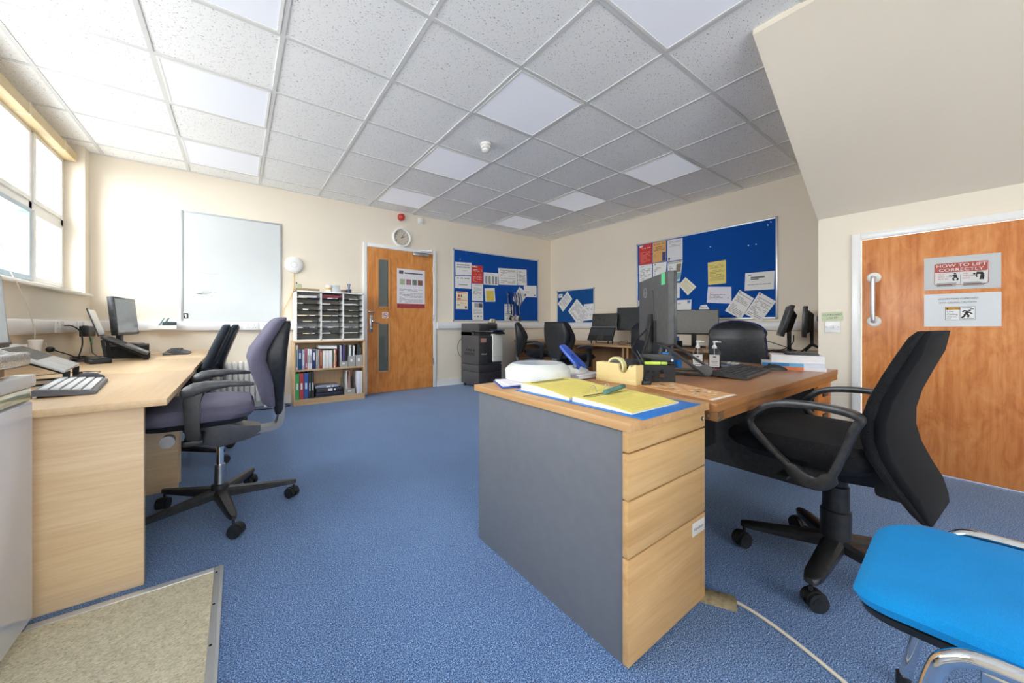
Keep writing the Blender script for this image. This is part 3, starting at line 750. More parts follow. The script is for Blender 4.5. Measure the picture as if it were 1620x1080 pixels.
# on the back door
zd = zoomed(570, 340, 700, 878)
t, bl, L = paper('poster', 'tall white poster with four pictures and a dark red foot on the back door', 'poster', 'b', .0185, [(628, 424), (672, 428.5), (672, 488), (628, 487)], '#e3dee0', [(.5, .86, 11, .85, INKL)],
      [('red_foot', 0, .885, 1, 1, '#a3282f'), ('picture', .1, .26, .28, .4, '#a9b38a'), ('picture', .32, .26, .5, .4, '#a3707c'), ('picture', .54, .26, .7, .4, '#6f7d68'), ('picture', .74, .26, .92, .4, '#8a5547'), ('crest', .07, .045, .22, .13, '#4b4b52'), ('heading', .26, .085, .92, .12, '#5d5d64')], inset=.08)
t2 = thing('no_smoking_sign', 'small square red and white no smoking sticker on the back door', 'sign', M=BACK(1.685, 1.098, .0185))
part('sticker_base', MB().box((-.043, -.043, 0), (.043, .043, .0012)), PAPER, t2)
part('red_ring', MB().lathe([(.036, .0013), (.036, .0019), (.028, .0019), (.028, .0013)], 30, True), plain('#c23a30', .5), t2)
part('red_bar', MB().at((0, 0, 0), (0, 0, R(-45))).box((-.03, -.004, .0016), (.03, .004, .0022)), plain('#c23a30', .5), t2)
part('cigarette', MB().box((-.022, -.004, .0013), (.016, .004, .0016)), INKD, t2)

# ------------------------------------------------------------------ cupboard wall
t, bl, L = paper('safety_sign', 'laminated sheet with a red HOW TO LIFT CORRECTLY heading on the cupboard door', 'sign', 'c', .0125, [(1462, 409), (1584, 399), (1584, 454.5), (1462, 459.5)], '#dcdedd', thick=.0015)
def on_sheet(name, mat, u, v, fn, par=None, z=.0022):
    p = L[0].lerp(L[1], u).lerp(L[3].lerp(L[2], u), v)
    m = MB().at((p.x, p.y, z)); fn(m); return part(name, m, mat, par or t, smooth=False)
REDS, LAM = plain('#c24a3b', .35), clear_glass('#ffffff', .96, 'laminate_film', .08)
on_sheet('border', plain('#b9473a', .4), .5, .53, lambda m: m.prism(rrect(.106, .068, .01), 0, .0002))
on_sheet('panel', PAPER, .5, .53, lambda m: m.prism(rrect(.103, .065, .008), .0002, .0005))
on_sheet('red_heading', REDS, .5, .34, lambda m: m.prism(rrect(.102, .029, .006), .0005, .0008))
on_sheet('heading_lettering', PAPER, .5, .34, lambda m: (m.text('HOW TO LIFT', .027, 0, .004, .0011, xs=1.15), m.text('CORRECTLY', .027, 0, -.023, .0011, xs=1.15)))
on_sheet('sub_lettering', REDS, .5, .62, lambda m: (m.text('TRY', .013, -.09, .012, .0007, 'LEFT'), m.text('NOT OUT', .013, -.09, -.002, .0007, 'LEFT'), m.text('BUT IN', .013, -.09, -.016, .0007, 'LEFT'), m.text('THE', .013, .006, .012, .0007, 'LEFT'), m.text('WRONG', .013, .006, -.002, .0007, 'LEFT'), m.text('WAY', .013, .006, -.016, .0007, 'LEFT')))
def small_print(m):
    for j in range(4):
        for x0 in (-.095, .01): m.box((x0, -.005 - .006 * j, .0006), (x0 + .07 + random.uniform(-.01, .015), -.002 - .006 * j, .0008))
on_sheet('small_print', INK, .5, .79, small_print)
on_sheet('divider', INKD, .5, .7, lambda m: m.box((-.0008, -.028, .0006), (.0008, .03, .0008)))
def stick(m, pts, w, z=.0007):
    m.sweep([Vector((p[0], p[1], z)) for p in pts], [(-w, -.0001), (w, -.0001), (w, .0001), (-w, .0001)], (0, 0, 1))
def figure(m, head, limbs):
    m.prism([(head[0] + head[2] * math.cos(R(a)), head[1] + head[2] * math.sin(R(a))) for a in range(0, 360, 30)], .0006, .0008)
    for p, w in limbs: stick(m, p, w)
on_sheet('crouching_figure', INKD, .5, .62, lambda m: figure(m, (-.022, .02, .005), [([(-.022, .014), (-.02, -.006)], .007), ([(-.022, -.006), (-.03, -.008), (-.026, -.024)], .004), ([(-.017, -.006), (-.01, -.012), (-.014, -.024)], .004), ([(-.024, .01), (-.036, .004), (-.046, .008)], .0028)]))
on_sheet('bending_figure', INKD, .5, .62, lambda m: figure(m, (.052, .012, .005), [([(.06, .017), (.084, .014)], .007), ([(.084, .016), (.086, -.004), (.084, -.024)], .004), ([(.08, .01), (.078, -.006), (.075, -.024)], .004), ([(.062, .014), (.06, 0), (.062, -.01)], .0028)]))
on_sheet('laminate', LAM, .5, .5, lambda m: m.prism([(p.x, p.y) for p in L][::-1], -.0004, .0012), z=.0035)
t, bl, L = paper('safety_sign', 'laminated UNDERSTAIRS CUPBOARD low ceiling caution sheet, the lower one on the cupboard door', 'sign', 'c', .0125, [(1462, 466), (1584.5, 461), (1584.5, 516), (1462, 516.5)], '#dcdfe0', thick=.0015)
on_sheet('lettering', INKD, .5, .2, lambda m: (m.text('UNDERSTAIRS CUPBOARD', .0135, -.012, .004, 0, xs=.98), m.text('LOW CEILING CAUTION', .0135, -.014, -.019, 0, xs=.98)))
on_sheet('picture_border', INKD, .5, .6, lambda m: m.box((-.062, -.042, 0), (.056, .04, .0003)))
on_sheet('picture_panel', PAPER, .5, .6, lambda m: (m.box((-.0605, -.0405, .0003), (-.0035, .0385, .0006)), m.box((-.0015, -.0405, .0003), (.0545, .0385, .0006))))
on_sheet('yellow_heading', plain('#d9a032', .5), .5, .6, lambda m: m.box((-.0605, .022, .0006), (-.0035, .0385, .0009)))
on_sheet('caution_lettering', INKD, .5, .6, lambda m: (m.text('CAUTION', .011, -.026, .0265, .0012), m.text('Low', .016, -.056, .006, .0009, 'LEFT'), m.text('Ceiling', .016, -.056, -.011, .0009, 'LEFT'), m.text('Watch your', .0085, -.056, -.024, .0009, 'LEFT'), m.text('head', .0085, -.056, -.035, .0009, 'LEFT'), m.prism([(-.058, .0245), (-.048, .0245), (-.053, .034)], .0009, .0012)))
on_sheet('ducking_figure', INKD, .5, .6, lambda m: (m.box((.004, .03, .0006), (.04, .033, .0009)), m.box((.036, .022, .0006), (.05, .026, .0009)), m.box((.004, -.036, .0006), (.05, -.033, .0009)), figure(m, (.034, .016, .0055), [([(.03, .01), (.018, -.004)], .0065), ([(.02, -.004), (.03, -.014), (.028, -.026)], .0042), ([(.016, -.006), (.014, -.018), (.002, -.03)], .0042), ([(.028, .008), (.038, 0), (.044, -.006)], .003), ([(.026, .01), (.014, .014), (.006, .008)], .003)])))
t = thing('light_switch', 'white light switch on the wall beside the cupboard door', 'light switch', M=CUP(.727, .944))
part('face_plate', MB().box((-.045, -.043, 0), (.045, .043, .009), .003), GLOSSW, t)
part('rocker', MB().box((-.008, -.012, .009), (.008, .014, .015), .002), WHITE, t)
for x in (-.034, .034): part('screw', MB().cyl((x, 0, .0088), (x, 0, .0102), .004, n=12), STEEL, t)
t = thing('handwritten_note', 'pale green handwritten CUPBOARD LIGHT note above the light switch', 'note', M=CUP(.73, 1.022, .0005) @ Matrix.Rotation(R(1.5), 4, 'Z'))
part('sheet', MB().prism([(-.062, -.033), (.058, -.034), (.064, -.022), (.062, .036), (-.062, .034)], 0, .0008), plain('#cfd8b0', .7), t)
part('lettering', MB().text('CUPBOARD', .021, 0, .008, .0012, shear=.15).text('LIGHT!', .021, 0, -.017, .0012, shear=.15), INK, t)
# ------------------------------------------------------------------ chairs
def caster(parent, x, y, ang, r=.028, w=.024, mat=BLACK):
    # x, y: where the stem stands; ang: rolling direction
    m = MB(); m.M = Matrix.Translation((x, y, 0)) @ Matrix.Rotation(ang, 4, 'Z')
    for s_ in (-1, 1):
        m.cyl((0.012, s_ * .006, r), (0.012, s_ * (.006 + w / 1.3), r), r, n=22)
        m.cyl((0.012, s_ * (.006 + w / 1.3), r), (0.012, s_ * (.008 + w / 1.3), r), r * .6, n=18)
    hood = [(.012 + (r + .004) * math.cos(R(a)), r + (r + .004) * math.sin(R(a))) for a in range(-10, 181, 15)]
    inner = [(.012 + r * .45 * math.cos(R(a)), r + r * .45 * math.sin(R(a))) for a in range(180, -11, -15)]
    m.prism(hood + inner, -.012, .012, 'y')
    m.cyl((0, 0, r), (0, 0, r * 2 + .016), .006, n=10)
    return part('caster', m, mat, parent)
def star_base(t, ang0, Rr, zh, ztip, wh, wt, mat, hub_r=.04, rc=.028, n=5):
    for k in range(n):
        a = ang0 + 2 * PI * k / n; m = MB(); m.M = Matrix.Rotation(a, 4, 'Z'); rings = []
        for f in (0, .15, .35, .6, .85, .97, 1.0):
            r = .02 + (Rr + .012 - .02) * f
            zt = zh + (ztip - zh) * f ** .9; hw = (wh + (wt - wh) * f) / 2; th = .042 * (1 - f) + .018 * f
            if f > .95: hw *= .75 if f < .99 else .4
            rings.append([(r, -hw, zt - th), (r, -hw, zt - th * .3), (r, -hw * .6, zt), (r, hw * .6, zt), (r, hw, zt - th * .3), (r, hw, zt - th)])
        m.loft(rings)
        lg = part('base_leg', m, mat, t)
        caster(lg, Rr * math.cos(a), Rr * math.sin(a), a + (.9, 2.4, 1.1, 2.0, .5)[k % 5], rc, mat=BLACK)
    part('hub', MB().lathe([(hub_r * .8, zh - .045), (hub_r, zh - .02), (hub_r * .9, zh + .018), (hub_r * .75, zh + .022)], 24), mat, t)
def pad_rings(prof, bend=0.0, n=5, rad=.04):
    """rings up a backrest: (z, y_front, y_back, half width)"""
    out = []
    for z, yf, yb, hw in prof:
        hy = (yf - yb) / 2; cy = (yf + yb) / 2
        out.append([(x, cy + y + bend * (x / .2) ** 2, z) for x, y in rrect(hw, hy, min(rad, hy * .95), n)])
    return out
def office_chair(label, x, y, rz, fab, group, base_ang, arms=True, armup=0, straight=False):
    t = thing('office_chair', label, 'office chair', (x, y, 0), rz, group)
    shell, dark = plain('#1a1c20', .45, var=.05), plain('#202124', .38, var=.05)
    star_base(t, base_ang - rz, .325, .125, .098, .062, .034, dark)
    part('gas_column', MB().cyl((0, 0, .1), (0, 0, .245), .024, .022, 24), STEEL, t, 'steel lower column')
    part('gas_piston', MB().cyl((0, 0, .24), (0, 0, .40), .0155, n=20), CHROME, t)
    m = MB(); rings = []
    for yy, hw, z0, z1 in ((.14, .05, .44, .47), (.08, .075, .375, .475), (0, .08, .345, .47), (-.1, .07, .36, .44), (-.17, .045, .375, .425)):
        rings.append([(hw * p, yy, z0 + (z1 - z0) * q) for p, q in ((-.7, 0), (.7, 0), (1, .4), (1, 1), (-1, 1), (-1, .4))])
    m.loft(rings); part('mechanism', m, plain('#5c5d61', .4, .3), t)
    m = MB()
    m.sweep(spline([(0, -.08, .40), (0, -.17, .398), (0, -.235, .405), (0, -.262, .44), (0, -.268, .53)] if not straight else [(0, -.08, .40), (0, -.13, .4), (0, -.16, .42), (0, -.168, .47), (0, -.16, .58)], 6), [(-.014, -.045), (.014, -.045), (.014, .045), (-.014, .045)], (1, 0, 0))
    part('back_bar', m, plain('#7a7b80', .35, .5), t, 'grey metal bar that carries the back')
    m = MB().cyl((-.26, .17, .455), (-.2, .17, .455), .026, .022, 20); part('tilt_knob', m, plain('#8d8d90', .4), t)
    # seat
    m = MB(); rings = []
    def so(hx, hy, z, dz):
        return [(px, py + .085, z - dz * max(0, (py - .04) / .2) ** 2 + .006 * (px / .22) ** 2) for px, py in rrect(hx, hy, .11, 7)]
    for hx, hy, z, dz in ((.19, .18, .50, .0), (.228, .212, .508, .005), (.242, .228, .53, .012), (.242, .228, .552, .022), (.23, .215, .572, .03), (.19, .175, .584, .032), (.10, .09, .588, .02)):
        rings.append(so(hx, hy, z, dz))
    m.loft(rings); part('seat', m, fab, t)
    m = MB(); m.loft([so(.2, .19, .48, 0), so(.222, .205, .505, .004)]); part('seat_pan', m, shell, t)
    # backrest
    prof = [(.535, -.205, -.235, .15), (.56, -.18, -.235, .172), (.6, -.168, -.232, .188), (.66, -.155, -.228, .205), (.72, -.135, -.215, .222), (.78, -.122, -.198, .228), (.83, -.134, -.203, .226), (.88, -.165, -.225, .22), (.93, -.196, -.252, .214), (.965, -.217, -.27, .208), (.988, -.236, -.287, .2), (1.0, -.252, -.285, .178)]
    if straight: prof = [(.56, -.09, -.13, .15), (.6, -.1, -.15, .18), (.68, -.127, -.18, .2), (.76, -.158, -.21, .215), (.84, -.19, -.24, .215), (.9, -.215, -.262, .21), (.935, -.23, -.275, .205), (.955, -.24, -.28, .195), (.963, -.25, -.277, .17)]
    m = MB().loft(pad_rings(prof, .012)); part('backrest', m, fab, t)
    prof = [(.475, -.238, -.262, .06), (.5, -.235, -.272, .075), (.58, -.222, -.276, .1), (.66, -.2, -.279, .15), (.74, -.188, -.284, .19), (.82, -.19, -.29, .2), (.9, -.22, -.298, .195), (.96, -.25, -.305, .18), (.982, -.27, -.303, .165)]
    if straight: prof = [(.475, -.13, -.16, .06), (.55, -.125, -.165, .12), (.64, -.155, -.185, .17), (.74, -.195, -.222, .195), (.84, -.235, -.258, .2), (.92, -.265, -.285, .19), (.948, -.272, -.287, .175)]
    m = MB().loft(pad_rings(prof, .012, rad=.03)); part('back_shell', m, shell, t)
    if arms:
        for s_ in (-1, 1):
            x0, x1 = sorted((s_ * .245, s_ * .285)); u = armup
            post = [(.055, .44), (.11, .455), (.112, .5), (.12, .62), (.112, .66 + u), (.06, .672 + u), (.045, .655 + u), (.068, .61), (.062, .5)]
            m = MB().prism(post, x0 + .004, x1 - .004, 'x', .006); part('arm_post', m, shell, t)
            m = MB(); rings = []
            for yy, zt, zb, hw in ((.128, .668, .652, .02), (.118, .684, .636, .03), (.085, .702, .642, .034), (.04, .706, .662, .034), (-.04, .702, .676, .032), (-.11, .692, .672, .026), (-.135, .684, .672, .014)):
                cz, hz = (zt + zb) / 2 + u, (zt - zb) / 2
                rings.append([(s_ * .265 + a, yy, cz + b) for a, b in rrect(hw, hz, hz * .9, 3)])
            m.loft(rings); part('armrest', m, plain('#3a3b3f', .4, var=.1), t)
            part('arm_bracket', MB().box((min(s_ * .1, s_ * .28), .05, .425), (max(s_ * .1, s_ * .28), .12, .45), .006), shell, t)
    return t
LAV = fabric('#726f82', '#504e5e', 900)
DGREY = fabric('#3c424b', '#252a31', 800)
BLK = fabric('#2f2d30', '#191819', 800)
GA = 'swivel chairs at the window desks'
office_chair('grey lavender swivel chair at the near window desk, its whole five-star base in view', -.07, 2.40, R(90), LAV, GA, R(-80))
office_chair('dark grey swivel chair just behind the lavender one', -.315, 3.45, R(92), DGREY, GA, R(-44), True, -.055, True)
office_chair('dark grey swivel chair at the furthest window desk, closest to the radiator', -.262, 4.42, R(88), DGREY, GA, R(-60), True, -.055, True)
GB = 'black swivel chairs in the far corner'
office_chair('black swivel chair beside the copier, its back turned to the copier', 3.64, 4.25, R(-125), BLK, GB, R(20))
office_chair('black swivel chair in front of the raised laptop on the corner desk', 3.50, 3.38, R(-88), BLK, GB, R(50))

def round_back_chair(label, x, y, rz, group, w=.24, zt=.985):
    t = thing('office_chair', label, 'office chair', (x, y, 0), rz, group)
    star_base(t, .4, .3, .12, .09, .06, .04, BLACK)
    part('gas_column', MB().cyl((0, 0, .1), (0, 0, .42), .026, .024, 20), BLACK, t)
    m = MB(); rings = []
    for hx, z in ((.19, .42), (.235, .44), (.24, .47), (.2, .5)): rings.append([(px, py + .03, z) for px, py in rrect(hx, hx * .95, .1, 6)])
    m.loft(rings); part('seat', m, fabric('#1d2b57', '#131d3d', 800), t, 'dark blue fabric')
    prof = []
    for i in range(25):
        f = i / 24; z = .52 + (zt - .52) * f
        hw = w * (.72 + .28 * math.sin(PI * min(1, .12 + f * .8))) if f < .72 else w * math.sqrt(max(.03, 1 - ((f - .72) / .285) ** 2.4))
        yc = -.2 - .05 * f - .03 * math.sin(PI * f)
        prof.append((z, yc - .012, yc - .036, hw))
    part('back_shell', MB().loft(pad_rings(prof, .05, rad=.02)), plain('#1c1d20', .4, var=.04), t)
    prof2 = [(z + .008, yf + .035, yf - .004, hw + .004) for z, yf, yb, hw in prof]
    part('backrest', MB().loft(pad_rings(prof2, .05, rad=.03)), fabric('#1d2e78', '#141f52', 800), t, 'dark blue fabric')
    part('back_bar', MB().sweep(spline([(0, 0, .42), (0, -.16, .41), (0, -.23, .45), (0, -.25, .6)]), [(-.01, -.035), (.01, -.035), (.01, .035), (-.01, .035)], (1, 0, 0)), BLACK, t)
    return t
GC = 'blue chairs with black plastic backs'
round_back_chair('chair with a wide black back and blue edge, beyond the wooden desk', 3.62, 1.37, R(-78), GC, .215, .99)
round_back_chair('chair with a black plastic back, half hidden behind the tall black monitor', 3.72, 2.2, R(-92), GC, .235, .99)

# the black chair at the wooden desk
t = thing('office_chair', 'black mesh-fabric swivel chair with loop arms at the wooden desk', 'office chair', (1.852, .368, 0), R(-4))
BF = fabric('#29292c', '#0b0b0c', 380, .95, .8)
star_base(t, R(111), .30, .15, .105, .07, .05, BLACK, .05, .031)
part('gas_column', MB().lathe([(.046, .12), (.047, .2), (.047, .245), (.041, .25), (.041, .34), (.036, .345), (.036, .42)], 28), BLACK, t)
m = MB(); rings = []
for yy, hw, z0, z1 in ((.16, .08, .43, .46), (.08, .1, .40, .47), (-.04, .1, .38, .47), (-.14, .08, .39, .46), (-.19, .07, .40, .46)):
    rings.append([(hw * p, yy, z0 + (z1 - z0) * q) for p, q in ((-.7, 0), (.7, 0), (1, .4), (1, 1), (-1, 1), (-1, .4))])
m.loft(rings); part('mechanism', m, BLACKM, t)
m = MB(); rings = []
def so(hx, hy, z, dz): return [(px, py + .085, z - dz * max(0, (py - .02) / .22) ** 2 + .008 * (px / .22) ** 2) for px, py in rrect(hx, hy, .12, 7)]
for hx, hy, z, dz in ((.2, .2, .455, -.005), (.235, .225, .462, .0), (.247, .238, .485, .006), (.247, .238, .515, .014), (.232, .222, .54, .022), (.19, .18, .552, .024), (.1, .1, .556, .015)): rings.append(so(hx, hy, z, dz))
m.loft(rings); part('seat', m, BF, t)
m = MB().loft([so(.2, .2, .435, 0), so(.225, .215, .46, .004)]); part('seat_pan', m, BLACKM, t)
m = MB().box((-.07, -.21, .36), (.07, -.12, .45), .015); part('back_bracket', m, BLACKM, t)
prof = [(.345, -.255, -.27, .155), (.37, -.238, -.268, .175), (.42, -.208, -.246, .19), (.47, -.178, -.22, .202), (.53, -.148, -.195, .212), (.59, -.136, -.182, .22), (.65, -.14, -.183, .222), (.72, -.158, -.198, .22), (.80, -.188, -.226, .212), (.87, -.216, -.252, .2), (.92, -.236, -.27, .186), (.94, -.25, -.272, .165)]
part('backrest', MB().loft(pad_rings(prof, .02)), BF, t)
prof = [(z, yb + .012, yb - (.018 if .4 < z < .9 else .008), hw - .004) for z, yf, yb, hw in prof]
part('back_shell', MB().loft(pad_rings(prof, .02, rad=.02)), fabric('#161619', '#0e0e10', 700), t, 'smooth dark cloth over the rear of the back')
for s_ in (-1, 1):
    loop = spline([(s_ * .268, a, b) for a, b in ((-.128, .668), (-.02, .682), (.1, .668), (.16, .63), (.188, .582), (.15, .532), (.062, .456), (-.0, .42), (-.05, .436), (-.09, .53), (-.118, .62))], 6, True)
    sec = []
    for p in loop:
        top = p.z > .56
        hn, hb = (.021, .012) if p.z > .60 else (.015, .012)
        if p.z < .45: hb = .024
        sec.append(rrect(hb, hn, .008, 2))
    part('loop_arm', MB().sweep(loop, sec, (1, 0, 0), True), plain('#1f2023', .35, var=.1), t)
    part('arm_bracket', MB().box((min(s_ * .09, s_ * .268), -.03, .425), (max(s_ * .09, s_ * .268), .04, .447), .006), BLACKM, t)
part('tilt_lever', MB().sweep([(-.1, .05, .425), (-.2, .07, .418), (-.29, .075, .41)], [(-.018, -.005), (.018, -.005), (.018, .005), (-.018, .005)], (0, 0, 1)), BLACK, t)

# chrome visitor chair in front
t = thing('visitor_chair', 'bright blue padded visitor chair with chrome tube frame in the foreground', 'chair', (1.162, -.04, 0), R(2))
BLUE = fabric('#18a2f0', '#118ad2', 1100, .9, .25)
def vs(hx, hy, z, k=0): return [(px * (1 - .1 * max(0, py / .2)), py + .0, z + .012 * (px / .2) ** 2 - .02 * max(0, py / .21) ** 2) for px, py in rrect(hx, hy, .075, 7)]
part('seat', MB().loft([vs(.205, .195, .415), vs(.222, .213, .421), vs(.228, .22, .436), vs(.222, .213, .452), vs(.2, .19, .462), vs(.1, .1, .466)]), BLUE, t)
part('seat_base', MB().loft([vs(.19, .18, .396), vs(.216, .206, .402), vs(.22, .21, .416)]), BLACK, t)
for s_ in (-1, 1):
    part('front_leg', MB().tube(spline([(s_ * .25, -.3, .448), (s_ * .26, -.1, .452), (s_ * .262, .04, .452), (s_ * .262, .085, .438), (s_ * .262, .108, .39), (s_ * .262, .14, .2), (s_ * .262, .175, .012)], 6), .0125, 14), CHROME, t)
    part('rear_leg', MB().tube(spline([(s_ * .2, -.20, .92), (s_ * .205, -.235, .6), (s_ * .24, -.25, .44), (s_ * .218, -.25, .2), (s_ * .222, -.29, .012)], 6), .0115, 12), CHROME, t)
    for yy in (.175, -.29): part('foot_cap', MB().cyl((s_ * (.262 if yy > 0 else .222), yy, 0), (s_ * (.262 if yy > 0 else .222), yy, .03), .015), BLACK, t)
    part('seat_bracket', MB().box((min(s_ * .17, s_ * .262), .03, .398), (max(s_ * .17, s_ * .262), .06, .41), .002).box((min(s_ * .25, s_ * .264), .03, .41), (max(s_ * .25, s_ * .264), .06, .45), .002), CHROME, t)
part('cross_tube', MB().tube([(-.228, -.0, .398), (.228, -.0, .398)], .009, 10), CHROME, t)
part('backrest', MB().loft([[(px, -.235 + py + .02 * (px / .2) ** 2 - .08 * (z - .6), z) for px, py in rrect(hw, .025, .02, 4)] for z, hw in ((.6, .17), (.63, .205), (.75, .215), (.86, .2), (.9, .15))]), BLUE, t)

# ------------------------------------------------------------------ kitchen corner on the left
t = thing('refrigerator', 'glossy white under-counter fridge at the left edge of the photo', 'fridge', (-.51, 1.27, 0))
GLW = plain('#edf4ff', .1, var=.01, spec=.4)
part('cabinet', MB().box((-.58, -.5, .03), (-.045, .54, .80), .004), WHITE, t)
part('door', MB().box((-.04, -.5, .045), (0, .545, .722), .006), GLW, t)
part('fascia', MB().box((-.04, -.5, .768), (.006, .55, .806), .006), WHITE, t, 'white upper fascia')
part('handle_recess', MB().box((-.04, -.5, .726), (-.004, .545, .765), .003), plain('#c9d0a4', .12, coat=.5), t, 'pale green glassy strip under the fascia')
part('plinth', MB().box((-.1, -.5, 0), (-.06, .54, .045)), plain('#c9ccd0', .4), t)
t = thing('granite_worktop', 'speckled grey granite worktop end above the white fridge', 'worktop', (-.51, 1.2, 0))
part('slab', MB().box((-.62, -.9, .838), (.005, .585, .878), .006), granite_mat(), t)
part('timber_batten', MB().box((-.6, -.9, .808), (-.035, .55, .838)), wood('#8f6238', '#b58658', 'y', 40), t, 'brown wooden batten under the stone')
t = thing('door_mat', 'beige coir entrance mat set in a metal edge strip by the fridge', 'door mat', (-.5, 1.0, 0))
part('coir', MB().box((-.05, -2.0, .0), (.43, .815, .008)), mat_coir(), t)
m = MB().box((.43, -2.0, 0), (.458, .845, .010), .003); m.box((.445, -2.0, .009), (.449, .845, .0125), .001); STRIP = plain('#d4d6d7', .3, .35, .04)
part('edge_strip', m, STRIP, t, 'brushed metal edge strip')
m = MB().box((-.03, .815, 0), (.43, .845, .010), .003); part('edge_strip', m, STRIP, t)
for y in (-.0, .2, .4, .6, .8): part('screw', MB().cyl((.437, y, .009), (.437, y, .0112), .004, n=10), INKD, t)

# ------------------------------------------------------------------ window desks
GD_ = 'light oak desks under the window'
def side_desk(label, y0, y1, xf, panels):
    t = thing('office_desk', label, 'desk', (0, y0, 0), 0, GD_)
    L = y1 - y0
    part('desk_top', MB().box((XL + .03, 0, .665), (xf, L - .002, .69), .0025), OAKY, t)
    for py in panels: part('end_panel', MB().box((XL + .1, py, 0), (-.275, py + .025, .664), .0015), OAKV if 0 else wood('#d0aa7c', '#f2d9b2', 'x', 120, .42, .9, 'oak_end_panel'), t)
    part('modesty_panel', MB().box((XL + .12, panels[0] + .026, .2), (XL + .14, panels[-1] - .001, .664)), OAKY, t)
    return t
side_desk('light oak window desk nearest the camera, its grained end panel facing us', 1.83, 2.928, -.205, (.064, 1.04))
side_desk('middle light oak window desk, between the near desk and the far one', 2.93, 3.98, -.212, (.06, .98))
side_desk('far light oak window desk against the whiteboard wall', 3.982, 5.14, -.215, (.06, 1.1))

def lcd(t, w, h, zb, tilt, bez=.014, depth=.035, mat=SCREEN, rear=.0):
    """monitor panel facing local +Y, its bottom edge at height zb"""
    Mx = Matrix.Translation((0, 0, zb)) @ Matrix.Rotation(tilt, 4, 'X')
    m = MB(); m.M = Mx; m.box((-w / 2, -depth / 2, 0), (w / 2, depth / 2, h), .004)
    c = part('monitor_case', m, BEZEL, t)
    m = MB(); m.M = Mx; m.box((-w / 2 + bez, depth / 2 - .001, bez * 1.3), (w / 2 - bez, depth / 2 + .0006, h - bez))
    part('screen', m, mat, c)
    m = MB(); m.M = Mx
    m.loft([[(px, -depth / 2 - q, h * .5 + pz) for px, pz in rrect(w * a, h * a2, .03, 3)] for q, a, a2 in ((-.004, .40, .4), (.012, .34, .36), (.02 + rear, .24, .26))])
    part('rear_housing', m, BLACKM, c)
    return Mx
def lcd_stand(t, zb, h, base=(.24, .18), back=-.06, mat=BLACK):
    part('stand_neck', MB().box((-.028, back - .02, zb + .012), (.028, back + .012, zb + h), .006), mat, t)
    part('stand_base', MB().loft([[(x, y + back + .04, zb + z) for x, y in rrect(base[0] / 2 * k, base[1] / 2 * k, .04, 5)] for k, z in ((1, .0005), (1, .008), (.9, .016))]), mat, t)
GM = 'monitors on the window desks'
# riser + monitor on the far window desk
t = thing('monitor_riser', 'black open monitor riser on the far window desk', 'monitor stand', (-.74, 4.45, .69), R(-84))
m = MB().box((-.2, -.12, .085), (.2, .12, .1), .004).box((-.2, -.12, 0), (-.185, .12, .085)).box((.185, -.12, 0), (.2, .12, .085)).box((-.185, -.12, 0), (.185, -.112, .085))
part('riser_body', m, BLACKM, t)
part('riser_divider', MB().box((-.006, -.112, .0), (.006, .12, .085)), BLACKM, t)
t = thing('monitor', 'black framed monitor on the black riser at the far window desk', 'monitor', (-.755, 4.46, .79), R(-97), GM)
lcd(t, .44, .315, .085, R(5), .016, .04, plain('#8d9497', .1, var=.05)); lcd_stand(t, 0, .2, (.24, .18), -.035)
# near left: monitor at the photo edge
t = thing('monitor', 'monitor cut by the left edge of the photo, beside the granite worktop', 'monitor', (-.69, 2.04, .69), R(-86), GM)
lcd(t, .40, .27, .185, R(4), .014, .04, plain('#a9b0b4', .1, var=.05)); lcd_stand(t, 0, .34, (.24, .18), -.035)

def keyboard(t, w=.45, d=.145, body=CHARC, keys=PAPER, th=.014, slope=.045, rows=5, ncol=15, wide=True):
    m = MB()
    m.loft([[(-w / 2, -d / 2, 0), (w / 2, -d / 2, 0), (w / 2, d / 2, slope * .2), (-w / 2, d / 2, slope * .2)], [(-w / 2, -d / 2, th * .7), (w / 2, -d / 2, th * .7), (w / 2, d / 2, th + slope * .35), (-w / 2, d / 2, th + slope * .35)], [(-w / 2 + .004, -d / 2 + .004, th), (w / 2 - .004, -d / 2 + .004, th), (w / 2 - .004, d / 2 - .004, th + slope * .42), (-w / 2 + .004, d / 2 - .004, th + slope * .42)]])
    part('keyboard_body', m, body, t)
    m = MB(); ux = (w - .03) / ncol; uy = (d - .022) / rows
    for r_ in range(rows):
        x = -w / 2 + .015; y = -d / 2 + .012 + r_ * uy
        zz = th + slope * .42 * ((y + d / 2) / d)
        while x < w / 2 - .018:
            k = 1
            if r_ == 0 and -.1 < x < -.06: k = 5
            elif random.random() < .1: k = 1.5
            e = min(x + ux * k, w / 2 - .015)
            if not (w / 2 - .15 < x < w / 2 - .14) : m.box((x + .0014, y + .002, zz - .001), (e - .0014, y + uy - .003, zz + .006), .0012, 1)
            x = e
    part('keys', m, keys, t)
    for s_ in (-1, 1): part('foot', MB().box((s_ * w * .42 - .012, d / 2 - .02, -.0 if slope < .03 else .0), (s_ * w * .42 + .012, d / 2 - .008, slope * .25)), BLACK, t)
    return t
def mouse(t, mat=BLACK, L=.11, w=.062, h=.036):
    m = MB(); rings = []
    for f in (0, .08, .25, .5, .75, .92, 1):
        hw = w / 2 * (.55 + .45 * math.sin(PI * (.18 + .68 * f))); hh = h * max(.25, math.sin(PI * (.12 + .74 * f)))
        rings.append([(hw * math.cos(R(a)), -L / 2 + L * f, .001 + hh * math.sin(R(a))) for a in range(0, 181, 18)] )
    m.loft(rings); part('mouse_body', m, mat, t)
    part('scroll_wheel', MB().cyl((-.004, L * .22, h * .86), (.004, L * .22, h * .86), .009, n=14), INKD, t)
    return t
t = thing('keyboard', 'grey keyboard with pale keys on the near window desk', 'keyboard', (-.545, 2.335, .69), R(97))
